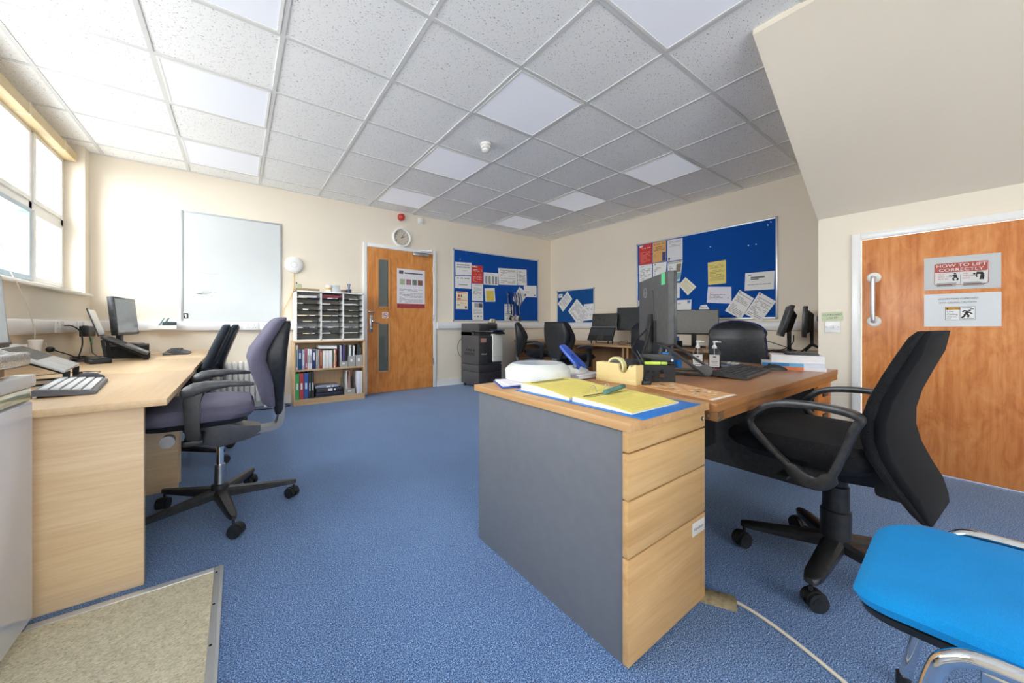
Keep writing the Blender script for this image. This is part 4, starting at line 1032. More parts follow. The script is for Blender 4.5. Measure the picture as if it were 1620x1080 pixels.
keyboard(t, .46, .155, plain('#64666c', .5), plain('#dcdcdc', .5))
t = thing('computer_mouse', 'dark computer mouse beyond the pale keyboard on the near window desk', 'mouse', (-.595, 2.72, .69), R(120)); mouse(t, plain('#4a4d54', .35))
solo('mouse_cable', MB().tube(spline([(-.60, 2.79, .705), (-.58, 2.86, .71), (-.62, 2.98, .705), (-.72, 3.04, .70), (-.85, 3.02, .695)]), .002, 6), BLACK, 'thin dark cable running from the near mouse across the oak desk', 'cable')

def laptop(t, w, d, zf, zb, scr_h, scr_ang, base_mat, key_mat, scr_mat, kb=True):
    """base slopes from front edge (y=d/2, zf) up to hinge (y=-d/2, zb); user looks along -Y"""
    L = math.hypot(d, zb - zf); a = -math.atan2(zb - zf, d)
    Mx = Matrix.Translation((0, d / 2, zf)) @ Matrix.Rotation(a, 4, 'X')
    m = MB(); m.M = Mx; m.box((-w / 2, -L, 0), (w / 2, 0, .018), .004); part('laptop_base', m, base_mat, t)
    m = MB(); m.M = Mx
    for r_ in range(6):
        for c in range(15): m.box((-w / 2 + .015 + c * (w - .03) / 15 + .001, -L + .025 + r_ * .018 + .001, .0175), (-w / 2 + .015 + (c + 1) * (w - .03) / 15 - .001, -L + .025 + (r_ + 1) * .018 - .001, .0195))
    part('laptop_keys', m, key_mat, t)
    m = MB(); m.M = Mx; m.box((-.055, -.078, .0175), (.055, -.012, .0188)); part('touchpad', m, plain('#a8a8a8', .35) if base_mat != BLACKM else CHARC, t)
    Ms = Matrix.Translation((0, -d / 2, zb + .012)) @ Matrix.Rotation(scr_ang, 4, 'X')
    m = MB(); m.M = Ms; m.box((-w / 2, -.008, 0), (w / 2, .0, scr_h), .003); c = part('laptop_lid', m, BEZEL, t)
    m = MB(); m.M = Ms; m.box((-w / 2 + .008, -.0005, .012), (w / 2 - .008, .0012, scr_h - .008)); part('screen', m, scr_mat, c)
    return Mx
GLP = 'laptops propped on stands'
t = thing('laptop', 'silver laptop propped on a black stand behind the pale keyboard', 'laptop', (-.735, 2.66, .69), R(-83), GLP)
laptop(t, .36, .2, .055, .165, .22, R(12), plain('#b9bab9', .4, .2), CHARC, plain('#8fa3b5', .1, var=.05))
m = MB()
for s_ in (-1, 1):
    m.prism([(.09, 0), (.11, .0), (.112, .062), (.1, .056), (-.09, .155), (-.1, .148), (.09, .048)], s_ * .13 - .006, s_ * .13 + .006, 'x')
    m.box((s_ * .13 - .006, -.11, 0), (s_ * .13 + .006, .11, .008))
m.box((-.13, -.106, 0), (.13, -.09, .008))
part('laptop_stand', m, BLACKM, t, 'black folding stand under the laptop')
t = thing('laptop', 'black laptop propped steeply on a stand at the middle window desk', 'laptop', (-.69, 4.07, .69), R(-84), GLP)
laptop(t, .34, .24, .035, .175, .21, R(16), plain('#2b2d30', .4), BLACKM, plain('#dfe5e8', .15, var=.02))
m = MB()
for s_ in (-1, 1):
    m.prism([(.10, 0), (.13, .0), (.13, .055), (.12, .055), (.117, .028), (-.105, .165), (-.12, .158), (-.1, .0), (-.085, .0), (-.098, .148), (.1, .022)], s_ * .12 - .006, s_ * .12 + .006, 'x')
m.box((-.12, -.1, 0), (.12, -.085, .008)); m.box((-.12, .1, 0), (.12, .112, .008))
part('laptop_stand', m, BLACKM, t, 'black folding stand under the laptop')
t = thing('keyboard', 'dark curved keyboard on the far window desk in front of the riser', 'keyboard', (-.45, 4.66, .69), R(92))
m = MB(); rings = []
for f in range(13):
    x = -.22 + .44 * f / 12; hgt = .022 + .014 * abs(math.sin(PI * f / 6)); d = .085 + .012 * math.sin(PI * f / 12)
    rings.append([(x, -d, 0), (x, -d, .008), (x, -d * .3, hgt), (x, d * .6, hgt + .006), (x, d, .012), (x, d, 0)])
m.loft(rings); part('keyboard_body', m, plain('#3c3d42', .5), t)
m = MB()
for f in range(12):
    x = -.2 + .4 * f / 12; hgt = .022 + .014 * abs(math.sin(PI * (f + .5) / 6))
    for r_ in range(4): m.box((x + .002, -.03 + r_ * .022, hgt - .004), (x + .03, -.011 + r_ * .022, hgt + .011), .002, 1)
part('keys', m, plain('#4a4b50', .5), t)
solo('mouse_cable', MB().tube(spline([(-.46, 4.42, .70), (-.52, 4.36, .72), (-.55, 4.26, .735), (-.62, 4.2, .70)]), .0022, 6), plain('#b8babc', .5), 'pale looping cable between the curved keyboard and the black laptop', 'cable')

# cables, adapter, microphone by the wall
t = thing('power_adapter', 'black adapter plugged into the trunking below the window', 'adapter', M=LEFT(4.76, .905, .06))
part('plug_body', MB().box((-.10, -.045, .004), (.09, .045, .06), .006), BLACK, t)
part('plug_pin_block', MB().box((-.03, .0, .0), (.03, .05, .03), .004), BLACK, t)
part('cable_tag', MB().box((.095, -.12, .03), (.135, -.06, .034), .002), plain('#58b98c', .5), t, 'green tag hanging from the adapter cable')
def cable(name, label, pts, r=.003, mat=BLACK):
    return solo(name, MB().tube(spline(pts, 6), r, 6), mat, label, 'cable')
cable('power_cable', 'black cable looping down the wall from the window trunking to the oak desk', [(-1.07, 4.35, .955), (-1.04, 4.40, .95), (-1.01, 4.46, .90), (-1.0, 4.45, .80), (-1.0, 4.38, .72), (-.98, 4.3, .695)], .005)
cable('power_cable', 'black cable hanging from the plugged-in adapter to the desk', [(-1.05, 4.84, .88), (-1.04, 4.86, .80), (-1.02, 4.8, .72), (-.96, 4.65, .694)], .004)
t = thing('desk_microphone', 'black gooseneck microphone on the window desk below the trunking', 'microphone', (-.92, 4.05, .69))
part('microphone_base', MB().lathe([(.05, 0), (.05, .012), (.03, .022), (.01, .024)], 20), BLACK, t)
part('gooseneck', MB().tube(spline([(0, 0, .02), (-.03, -.05, .05), (-.06, -.13, .08), (-.075, -.22, .103)]), .004, 8), BLACK, t)
part('microphone_head', MB().ball((-.078, -.24, .106), .02, .034, .02), BLACK, t)
t = thing('cable_tangle', 'tangle of black cables on the window desk beside the steep laptop', 'cables', (-.82, 4.0, .69))
for k in range(7):
    a = random.uniform(0, 6); p = [(.1 * math.cos(a + i * .9) * random.uniform(.5, 1.2) - .05, .16 * math.sin(a + i * .9) * random.uniform(.6, 1.1), .008 + random.uniform(0, .03)) for i in range(6)]
    part('cable_loop', MB().tube(spline(p), .0035, 6), BLACK, t)
part('power_brick', MB().box((-.1, .08, .0), (-.02, .2, .03), .006), BLACK, t)
t = thing('docking_station', 'flat black hub with cables on the window desk left of the steep laptop', 'hub', (-.78, 3.82, .69), R(20))
part('hub_body', MB().box((-.06, -.09, .0), (.05, .07, .028), .008), BLACK, t)
part('hub_lid', MB().box((-.045, -.07, .028), (.035, .05, .04), .006), CHARC, t)
solo('pull_cord', MB().tube(spline([(-1.2, 3.45, 2.45), (-1.17, 3.5, 1.9), (-1.12, 3.58, 1.4), (-1.07, 3.66, 1.15), (-1.05, 3.75, .95), (-1.065, 3.81, .86)]), .0035, 6), plain('#d6d2c2', .7), 'pale blind cord hanging down past the window sill', 'cord')
t = thing('cord_holder', 'white round cord holder on the wall under the window trunking', 'cord holder', (-1.06, 3.81, .775))
part('holder_body', MB().at((0, 0, 0)).lathe([(.02, 0), (.026, .01), (.028, .05), (.034, .085), (.031, .088), (.026, .082), (.022, .05), (.01, .045)], 28), GLOSSW, t)
part('wall_bracket', MB().box((-.072, -.02, .01), (-.03, .02, .06), .004), GLOSSW, t)
part('cord_weight', MB().ball((.0, 0, .07), .018), plain('#b9bcc0', .35), t)
cable('pull_cord', 'pale cord end leaving the white cord holder', [(-1.02, 3.82, .84), (-1.01, 3.86, .76), (-1.0, 3.9, .696)], .0025, plain('#d6d2c2', .7))

# tray on the trunking under the whiteboard
t = thing('letter_tray', 'white tray fixed on the trunking left of the whiteboard', 'tray', (-.6, 5.17, .915))
m = MB().box((-.11, -.07, .0), (.1, .015, .008)).box((-.11, -.07, .008), (.1, -.062, .042)).box((-.11, -.062, .008), (-.104, .015, .042)).box((.094, -.062, .008), (.1, .015, .042))
part('tray_body', m, GLOSSW, t)
for i, (x, c, lab) in enumerate(((-.66, '#9fb9bd', 'leftmost of the two leaning pads'), (-.625, '#6f868c', 'darker right one of the two leaning pads'))):
    solo('writing_pad', MB().at((x, 5.145, .924), (0, R(28), 0)).box((0, -.02, 0), (.008, .03, .125), .001), plain(c, .5), lab + ' in the white tray by the whiteboard', 'pad', group='leaning pads in the white tray')
solo('board_eraser', MB().box((-.052, -.025, 0), (.052, .02, .032), .003), plain('#3b4a4c', .8), 'dark board eraser lying on the white tray by the whiteboard', 'eraser', (-.555, 5.13, .958))

# radiator behind the chairs
t = thing('radiator', 'white column radiator below the whiteboard behind the swivel chairs', 'radiator', (-.35, 5.16, 0))
for i in range(14):
    x = i * .052
    part('radiator_column', MB().at((x, 0, 0)).box((0, -.05, .07), (.045, .05, .55), .02, 3), GLOSSW, t)
part('radiator_pipe', MB().tube([(.02, 0, .12), (.72, 0, .12), (.76, 0, .12), (.765, 0, .0)], .011, 10), GLOSSW, t)
part('valve', MB().cyl((.765, 0, .04), (.765, 0, .13), .02), plain('#d8d8d6', .4), t)
part('radiator_foot', MB().box((.1, -.04, 0), (.13, .04, .08)), GLOSSW, t); part('radiator_foot', MB().box((.6, -.04, 0), (.63, .04, .08)), GLOSSW, t)
cable('power_cable', 'black cable curling on the carpet between radiator and bookcase', [(.1, 5.02, .006), (.25, 4.98, .006), (.4, 4.97, .006), (.5, 5.03, .006), (.47, 5.12, .006), (.36, 5.12, .006)], .006)
# ------------------------------------------------------------------ bookcase, pigeonholes and what is in them
BX0, BX1, BF_, BBK = .53, 1.335, 4.95, 5.215
t = thing('bookcase', 'low light oak bookcase beside the back door, under the pigeonholes', 'bookcase', (0, 0, 0))
for x in (BX0, BX1 - .018): part('side_panel', MB().box((x, BF_, 0), (x + .018, BBK, .748), .001), OAKV, t)
part('top_panel', MB().box((BX0, BF_ - .003, .748), (BX1, BBK, .768), .001), OAK, t)
part('shelf', MB().box((BX0 + .018, BF_ + .004, .408), (BX1 - .018, BBK - .01, .426)), OAK, t)
part('shelf', MB().box((BX0 + .018, BF_ + .002, .055), (BX1 - .018, BBK - .01, .073)), OAK, t, 'bottom shelf')
part('plinth', MB().box((BX0 + .018, BF_ + .008, 0), (BX1 - .018, BF_ + .024, .055)), OAK, t)
part('back_panel', MB().box((BX0 + .018, BBK - .01, .02), (BX1 - .018, BBK - .002, .748)), OAKV, t)
t = thing('pigeonhole_unit', 'white pigeonhole unit with dark slots standing on the bookcase', 'pigeonholes', (0, 0, .768))
PX0, PX1, PF, PB = .55, 1.32, 4.955, 5.215
xs = [PX0, .8145, 1.066, PX1 - .014]
for i, x in enumerate(xs): part('divider', MB().box((x, PF, .0), (x + .014, PB, .6)), GLOSSW, t)
part('top_panel', MB().box((PX0, PF, .588), (PX1, PB, .602)), GLOSSW, t); part('bottom_panel', MB().box((PX0 + .014, PF, 0), (PX1 - .014, PB, .016)), GLOSSW, t)
part('back_panel', MB().box((PX0 + .014, PB - .006, .016), (PX1 - .014, PB, .588)), plain('#aeaaa0', .7), t)
zsh = [.088 + .0715 * k for k in range(7)]
for c in range(3):
    x0, x1 = xs[c] + .014, xs[c + 1]
    for z in zsh:
        part('slot_shelf', MB().box((x0, PF + .003, z), (x1, PB - .006, z + .004)), plain('#3a3b3c', .6), t)
        w = random.choice((.06, .09, .1)); u = x0 + random.choice((.003, .003, .06))
        part('label_strip', MB().box((u, PF - .001, z - .002), (min(u + w, x1 - .004), PF + .003, z + .009)), plain(random.choice(('#f0eee8', '#efe2bd', '#f0eee8')), .6), t)
        if c == 2 or random.random() < .3:
            part('label_strip', MB().box((x1 - .12, PF - .001, z - .001), (x1 - .06, PF + .003, z + .008)), PAPER, t)
def slot_paper(c, k, label, col, n, th=.006, w=.2):
    x0 = xs[c] + .022; z = .768 + (zsh[k] + .0045 if k >= 0 else .0165)
    m = MB()
    for i in range(n): m.box((x0 + random.uniform(0, .01), PF + .02 + random.uniform(-.012, .01), z + i * th), (x0 + w + random.uniform(-.005, .01), PB - .02, z + (i + 1) * th - .0006))
    solo('paper_sheaf', m, plain(col, .7), label, 'papers', group='papers lying in the pigeonholes')
slot_paper(0, 6, 'white papers in the top left pigeonhole', '#ecebf0', 4)
slot_paper(0, 3, 'brown folder lying in the left column of pigeonholes', '#a98460', 1, .008)
slot_paper(1, 1, 'grey papers in the middle column, second pigeonhole from the bottom', '#c9c9ce', 2, .004, .18)
slot_paper(1, 0, 'dark grey box file low in the middle column of pigeonholes', '#55565c', 1, .04, .07)
m = MB()
for i in range(3): m.at((.83, PF + .0, .768 + zsh[6] + .006 + i * .014), (0, R(-3 + 2 * i), 0)).box((.004, .004, 0), (.225, .22, .008))
solo('plastic_wallet', m, plain('#8f2233', .3), 'dark red plastic wallets in the top middle pigeonhole', 'wallets')
slot_paper(2, 5, 'crumpled pale papers in the right column of pigeonholes, second slot down', '#e6e4dc', 1, .012, .14)

Z2 = .4265
bk = 'books on the upper shelf of the low bookcase'
def book(x0, x1, zt, col, label, depth=.17, band=None, z0=Z2, lean=0, yf=4.968, group=bk):
    w = x1 - x0
    t = thing('book', label, 'book', (x0, yf, z0), 0, group)
    h = zt - z0
    part('cover', MB().box((0, 0, 0), (w, depth, h), .0025), plain(col, .45), t)
    part('page_block', MB().box((.003, .004, h - .003), (w - .003, depth - .003, h + .0006)), PAPER, t)
    if band: part('spine_print', MB().box((w * .25, -.0006, h * band[1]), (w * .75, .001, h * band[2])), plain(band[0], .5), t)
    return t
book(.552, .574, .722, '#eceae6', 'tall thin white book at the left end of the upper shelf', band=('#5a8a8a', .1, .8))
book(.578, .616, .662, '#1f4780', 'thick dark blue book second from the left on the upper shelf', band=('#c9d3e2', .55, .85))
book(.619, .648, .664, '#a9adbd', 'grey blue book between the dark blue book and the pinkish red one', band=('#d9dbe4', .2, .8))
book(.651, .674, .668, '#b5545e', 'pinkish red book on the left half of the upper shelf', band=('#e6d3d5', .1, .3))
book(.677, .698, .668, '#ecebee', 'first white book right of the pinkish red one', band=('#a5a5ad', .3, .7))
book(.700, .722, .666, '#e9e9ef', 'second white book right of the pinkish red one', band=('#8f8f98', .3, .7))
book(.725, .763, .660, '#24386f', 'navy book with a white label on its spine', band=('#e8e8ea', .45, .85))
book(.766, .786, .656, '#a8a49e', 'left one of two thin grey books in the middle of the upper shelf', band=('#d5d2cc', .2, .7))
book(.788, .804, .654, '#bdb8b4', 'right one of two thin grey books in the middle of the upper shelf', band=('#7a7672', .2, .7))
book(.807, .837, .652, '#9c3a34', 'dark red book with a gold patterned spine', band=('#c99a62', .15, .9))
book(.841, .876, .642, '#eceae6', 'leftmost of three equal white books under the lying book', band=None)
book(.878, .910, .642, '#e9e7e3', 'middle one of three equal white books under the lying book')
book(.912, .944, .642, '#ecebe7', 'rightmost of three equal white books under the lying book')
book(.948, .966, .640, '#5a6046', 'thin olive book right of the three equal white books', band=('#c8694f', .02, .3))
book(.969, .983, .655, '#efe6d4', 'thin cream book beside the olive one', band=('#e0b45f', .1, .8))
book(.986, .998, .690, '#a12f33', 'thin red book next to the magazine files', band=('#d9b4b0', .3, .6))
t = thing('book', 'large white book lying flat across the tops of the upright books', 'book', M=Matrix.Translation((.79, 4.962, .672)) @ Matrix.Rotation(R(2.5), 4, 'Y'), group=bk)
part('cover', MB().box((0, 0, 0), (.212, .2, .003)).box((0, 0, .033), (.212, .2, .036)).box((0, 0, .003), (.003, .2, .033)), plain('#d8d6d2', .5), t)
part('page_block', MB().box((.003, .003, .003), (.209, .197, .033)), PAPER, t)
def magfile(x, label, conts, w=.085, h=.24, hf=.09, yf=4.972, z0=Z2, col='#a3a19c', group='grey magazine files'):
    t = thing('magazine_file', label, 'magazine file', (x, yf, z0), 0, group)
    m = MB()
    side = [(0, 0), (.2, 0), (.2, h), (.14, h), (0, hf)]
    m.prism(side, 0, .003, 'x').prism(side, w - .003, w, 'x').box((.003, 0, 0), (w - .003, .003, hf)).box((.003, .197, 0), (w - .003, .2, h)).box((.003, .003, 0), (w - .003, .197, .003))
    part('file_case', m, plain(col, .6), t, smooth=False)
    part('label_holder', MB().box((w * .3, -.001, hf * .45), (w * .6, .0005, hf * .7)), PAPER, t)
    for i, (c, dx, ww, hh, lab) in enumerate(conts):
        solo('document', MB().at((x + .006 + dx, yf + .01, z0 + .0035), (0, R(random.uniform(-3, 4)), 0)).box((0, .0, 0), (ww, .18, hh), .001), plain(c, .5), lab, 'papers', group='papers in the magazine files')
magfile(1.035, 'left grey magazine file with a purple booklet on the upper shelf', [('#b9bac4', .0, .022, .27, 'pale grey booklet in the left magazine file'), ('#5b3f92', .028, .016, .275, 'purple booklet in the left magazine file'), ('#2b2d2c', .05, .022, .272, 'black folder in the left magazine file')], .095, .2, .075)
magfile(1.135, 'middle grey magazine file stuffed with white papers on the upper shelf', [('#e4e2dc', .004, .02, .27, 'white papers in the middle magazine file'), ('#3f6484', .03, .012, .255, 'blue grey leaflet in the middle magazine file'), ('#e9e8e2', .048, .014, .26, 'white leaflet in the middle magazine file')], .085, .2, .14)
magfile(1.225, 'right grey magazine file next to the side of the bookcase', [('#2f3032', .005, .03, .275, 'dark folder in the right magazine file'), ('#444548', .042, .02, .24, 'dark grey folder leaning in the right magazine file')], .085, .2, .145)
Z1 = .0735
def lever(x0, x1, col, label, h=.31, lab=('#e8eef2', .38, .62)):
    t = thing('ring_binder', label, 'ring binder', (x0, 4.965, Z1), 0, 'upright ring binders on the bottom shelf')
    w = x1 - x0
    part('binder_cover', MB().box((0, 0, 0), (.003, .2, h)).box((w - .003, 0, 0), (w, .2, h)).box((.003, 0, 0), (w - .003, .003, h)), plain(col, .4), t)
    part('paper_block', MB().box((.005, .01, .004), (w - .005, .19, h - .02)), PAPER, t)
    part('spine_label', MB().box((w * .28, -.0008, h * lab[1]), (w * .72, .0005, h * lab[2])), plain(lab[0], .5), t)
lever(.55, .588, '#2fae57', 'bright green ring binder at the left end of the bottom shelf')
lever(.592, .634, '#c0353c', 'red ring binder between the green and the blue one')
lever(.638, .682, '#2359a4', 'blue ring binder right of the red one on the bottom shelf')
lever(.686, .714, '#2b2628', 'first black ring binder right of the blue one', .315, ('#dfe3ea', .3, .6))
lever(.718, .746, '#1f1f22', 'second black ring binder, at the right end of the row', .315, ('#dfe3ea', .3, .6))
for (x0, x1, z0, h, col, rot, label) in ((.765, 1.075, 0, .055, '#1d2338', 1, 'dark navy file case at the bottom of the stack on the bottom shelf'), (.77, 1.06, .056, .05, '#37393f', -2, 'charcoal file case with white labels, in the middle of the stack'), (.76, 1.03, .107, .035, '#9a9bb0', -3, 'pale lilac folder on top of the stack of file cases')):
    t = thing('file_case', label, 'file case', (x0, 4.968, Z1 + z0), 0, 'flat stacked file cases on the bottom shelf')
    w = x1 - x0
    part('case_body', MB().box((0, 0, 0), (w, .21, h), .012, 3), plain(col, .5), t)
    part('zip_line', MB().box((.01, -.0006, h * .48), (w - .01, .001, h * .54)), INKD, t)
    if z0: part('case_label', MB().box((w * .45, -.001, h * .25), (w * .62, .001, h * .8)).box((w * .68, -.001, h * .3), (w * .75, .001, h * .75)), PAPER, t)
magfile(1.09, 'grey magazine file with pink and white papers on the bottom shelf', [('#cf9a86', .04, .03, .29, 'salmon pink papers in the bottom-shelf magazine file'), ('#d9d5cc', .006, .03, .3, 'grey marbled papers in the bottom-shelf magazine file'), ], .13, .2, .07, z0=Z1)
t = thing('ring_binder', 'plain white ring binder at the right end of the bottom shelf', 'ring binder', (1.235, 4.965, Z1), 0)
part('binder_cover', MB().box((0, 0, 0), (.07, .2, .285), .003), plain('#e4e3ea', .4), t)
part('spine_label', MB().box((.062, -.001, .02), (.068, .001, .265)), PAPER, t)
# on top of the pigeonholes
ZT = 1.371
t = thing('paper_tray', 'shallow brown wooden tray on top of the pigeonholes, at the left', 'tray', (.56, 5.0, ZT))
part('tray_base', MB().box((0, 0, 0), (.25, .18, .006)).box((0, 0, .006), (.25, .006, .03)).box((0, .174, .006), (.25, .18, .03)).box((0, .006, .006), (.006, .174, .03)).box((.244, .006, .006), (.25, .174, .03)), wood('#7f6a44', '#b39a6c', 'x', 40), t)
solo('paper_sheaf', MB().box((.075, .02, 0), (.235, .16, .004)).box((.08, .015, .004), (.22, .165, .014)), plain('#d8cfd2', .7), 'pale papers lying in the brown tray above the pigeonholes', 'papers', (.56, 5.0, ZT + .0065))
t = thing('hole_punch', 'small pale green desk gadget standing in the brown tray above the pigeonholes', 'gadget', (.595, 5.07, ZT + .0065))
part('gadget_body', MB().prism([(-.03, 0), (.04, 0), (.028, .075), (-.022, .08)], -.03, .03, 'y', .006), plain('#b9c0a0', .45), t)
part('gadget_knob', MB().ball((-.022, 0, .087), .009), INKD, t)
t = thing('mug', 'white mug with an orange picture on top of the pigeonholes', 'mug', (.925, 5.06, ZT), R(-60))
part('mug_body', MB().lathe([(.034, 0), (.037, .01), (.037, .088), (.033, .088), (.033, .012), (.01, .012)], 28), GLOSSW, t)
part('mug_handle', MB().tube(spline([(0, .036, .07), (0, .058, .066), (0, .062, .045), (0, .052, .026), (0, .036, .022)]), .005, 8), GLOSSW, t)
m = MB()
for i in range(5): a = R(-100 + 25 * i + 60); m.at((.0375 * math.cos(a - 1.2), .0375 * math.sin(a - 1.2), .045), (R(90), 0, a - 1.2 + PI / 2)).prism([(.008 * math.cos(q), .018 * math.sin(q)) for q in (0, .8, 1.6, 2.4, 3.2, 4, 4.8, 5.6)], -.0004, .0006)
part('printed_picture', m, plain('#e0a24a', .5), t)
for i, (x, y, z, lab) in enumerate(((1.0, 5.03, 0, 'clear plastic box in the middle on top of the pigeonholes'), (1.003, 5.035, .05, 'second clear plastic box, stacked on the first above the pigeonholes'))):
    t = thing('plastic_box', lab, 'box', (x, y, ZT + z), 0, 'clear boxes above the pigeonholes')
    part('box_body', MB().box((-.04, 0, 0), (.045, .1, .044), .003), plain('#c6c9cc', .2, var=.1), t)
    part('box_lid', MB().box((-.043, -.003, .04), (.048, .103, .0495), .002), plain('#dfe1e2', .25), t)
t = thing('pen_pot', 'small black pen pot with blue and orange pens above the pigeonholes', 'pen pot', (1.16, 5.05, ZT))
part('pot', MB().lathe([(.026, 0), (.03, .004), (.03, .05), (.027, .05), (.026, .006), (.005, .006)], 20), plain('#2d3550', .5), t)
for i, (c, lab) in enumerate((('#2f6fd0', 'blue pen in the pot above the pigeonholes'), ('#d9623a', 'orange pen in the pot above the pigeonholes'), ('#2b2d33', 'black pen in the pot above the pigeonholes'), ('#e2e3e8', 'long white ruler standing in the pot above the pigeonholes'))):
    L = .2 if i == 3 else .12; a = 1.57 * i
    d = Vector((math.cos(a) * .012, math.sin(a) * .012, 0))
    solo('ruler' if i == 3 else 'pen', MB().cyl(Vector((1.16, 5.05, ZT + .008)) - d * .6, Vector((1.16, 5.05, ZT + L)) + d * 1.2, .0075 if i < 2 else .005, n=10), plain(c, .4), lab, 'ruler' if i == 3 else 'pen', group='pens in the pot above the pigeonholes')
solo('tape_reel', MB().at((1.095, 5.04, ZT)).lathe([(.03, 0), (.034, .006), (.034, .03), (.03, .036), (.018, .036), (.018, 0)], 24), plain('#6f625c', .6), 'brown roll lying between clear boxes and pen pot above the pigeonholes', 'tape')
solo('paper_sheaf', MB().box((1.2, 4.99, ZT), (1.3, 5.12, ZT + .012), .002), plain('#b9bcc0', .6), 'flat grey pad at the right end on top of the pigeonholes', 'papers')

# ------------------------------------------------------------------ copier
t = thing('photocopier', 'tall dark grey office copier against the back wall', 'photocopier', (2.855, 4.60, 0))
CW, CD = .415, .52
DK, DF = plain('#4b4a4c', .5, var=.06), plain('#262528', .4, var=.08)
part('cabinet_base', MB().box((0, 0, .05), (CW, CD, .245), .004), DK, t)
part('tray_drawer', MB().box((0, 0, .25), (CW, CD, .355), .004), DK, t)
part('main_body', MB().box((0, 0, .36), (CW, CD, .80), .006), DK, t)
part('output_bay', MB().box((.04, .03, .80), (CW, CD - .02, .845)).box((0, .2, .80), (.04, CD, .85)), BLACKM, t)
part('scanner_unit', MB().box((0, .0, .86), (.34, CD, .985), .008).box((0, .18, .80), (.05, CD, .86)), DK, t)
part('feeder_front', MB().box((.02, -.012, .875), (.32, .0, .965), .004), DF, t)
part('control_panel', MB().at((.28, -.05, .845), (R(28), 0, 0)).box((-.04, -.06, 0), (.13, .03, .018), .004), BLACK, t)
part('front_door', MB().box((.008, -.012, .37), (.24, 0, .79), .005), DF, t)
part('front_drawer', MB().box((.008, -.012, .255), (CW - .006, 0, .352), .004), DF, t)
part('front_drawer', MB().box((.008, -.012, .055), (CW - .006, 0, .242), .004), DF, t)
part('drawer_grip', MB().box((.15, -.014, .385), (.24, -.011, .42), .001), BLACK, t)
wp = part('white_panel', MB().box((.235, -.03, .40), (CW + .012, .03, .825), .014, 3), plain('#d9d6ca', .4, var=.03), t, 'cream white front cover')
part('cover_seam', MB().box((.237, -.0306, .476), (CW + .01, -.0296, .479)), INKL, wp)
part('sticker', MB().box((.03, -.0135, .70), (.13, -.0118, .76)), plain('#b98a78', .5), t, 'pink and brown sticker')
part('maker_lettering', MB().at((.09, -.0128, .515), (R(90), 0, 0)).text('bizhub', .034, 0, 0, 0, xs=1.1), PAPER, t)
m = MB()
for z in (.56,):
    for k in range(4): m.box((-.001, .12 + k * .07, z), (.001, .16 + k * .07, z + .03))
for k in range(6): m.box((-.001, .1, .50 + k * .007), (.001, .42, .503 + k * .007))
part('side_vents', m, INKD, t)
for x in (.04, CW - .04):
    for y in (.05, CD - .05): part('castor', MB().cyl((x - .012, y, .025), (x + .012, y, .025), .025, n=16).box((x - .01, y - .012, .03), (x + .01, y + .012, .055)), BLACK, t)
part('power_lead', MB().tube(spline([(-.0, .5, .75), (-.05, .5, .70), (-.065, .52, .6), (-.04, .53, .5), (-.0, .51, .45)]), .004, 6), BLACK, t)
solo('blue_folder', MB().box((-.1, -.085, .0), (.11, .03, .014), .003), plain('#26456f', .4), 'dark blue booklet lying on the control panel of the copier', 'folder', (3.15, 4.585, .872))
t = thing('tape_gun', 'black and cream tape gun lying on top of the copier at its right end', 'tape gun', (3.16, 4.70, .987))
part('reel_body', MB().at((0, 0, .035), (R(90), 0, 0)).lathe([(.034, -.02), (.034, .02), (.02, .02), (.02, -.02)], 24, True), plain('#e0d6bf', .5), t)
part('reel_frame', MB().box((-.06, -.024, 0), (.06, .024, .01), .003), BLACK, t)
part('blade_arm', MB().sweep(spline([(.05, 0, .01), (.066, 0, .03), (.05, 0, .055), (.03, 0, .065)]), [(-.003, -.02), (.003, -.02), (.003, .02), (-.003, .02)], (0, 1, 0)), plain('#d9c69a', .5), t)

# ------------------------------------------------------------------ corner desks along the right wall
GD2 = 'oak desks along the notice board wall'
FW = wood('#a37a52', '#cda477', 'y', 50, .4, .9, 'far_oak')
FWV = wood('#a07650', '#c59c70', 'z', 50, .4, .9, 'far_oak_panel')
def far_desk(label, y0, y1, x0=3.96):
    t = thing('office_desk', label, 'desk', (x0, y0, 0), 0, GD2); L = y1 - y0; D = XR - .05 - x0
    part('desk_top', MB().box((0, .001, .665), (D, L - .001, .69), .002), FW, t)
    for y in (.02, L - .045): part('end_panel', MB().box((.03, y, 0), (D - .05, y + .025, .664)), FWV, t)
    part('modesty_panel', MB().box((D - .3, .046, .12), (D - .28, L - .046, .664)), FWV, t)
far_desk('oak desk in the far corner behind the chair near the copier', 3.93, 5.18)
far_desk('middle oak desk along the right wall, with the raised laptop', 2.86, 3.928)
far_desk('nearest oak desk along the right wall, with the grey monitor', 1.95, 2.858)
far_desk('oak desk at the right end beside the cupboard wall, with two edge-on monitors', .86, 1.948)
t = thing('telephone', 'black desk telephone on the far corner desk', 'telephone', (4.45, 4.72, .69), R(30))
part('phone_body', MB().prism([(-.09, 0), (.09, 0), (.09, .05), (-.09, .02)], -.08, .08, 'y', .006), BLACK, t)
part('handset', MB().tube(spline([(-.06, -.1, .06), (-.03, -.06, .085), (.02, .02, .09), (.05, .08, .07)]), [.02, .019, .018, .017, .016, .016, .016, .016, .016, .016, .016, .016, .016, .017, .018, .019, .02, .021, .02], 10), BLACK, t)
solo('desk_caddy', MB().box((-.05, -.06, 0), (.06, .05, .03), .006), plain('#3f86b8', .5), 'small blue box beside the telephone on the far corner desk', 'box', (4.35, 4.22, .69))
t = thing('laptop', 'black laptop standing steeply open on the desk below the small notice board', 'laptop', (4.24, 3.44, .69), R(96), GLP)
Mx = laptop(t, .42, .1, .04, .23, .20, R(8), BLACKM, plain('#37393c', .5), plain('#1d1e20', .12))
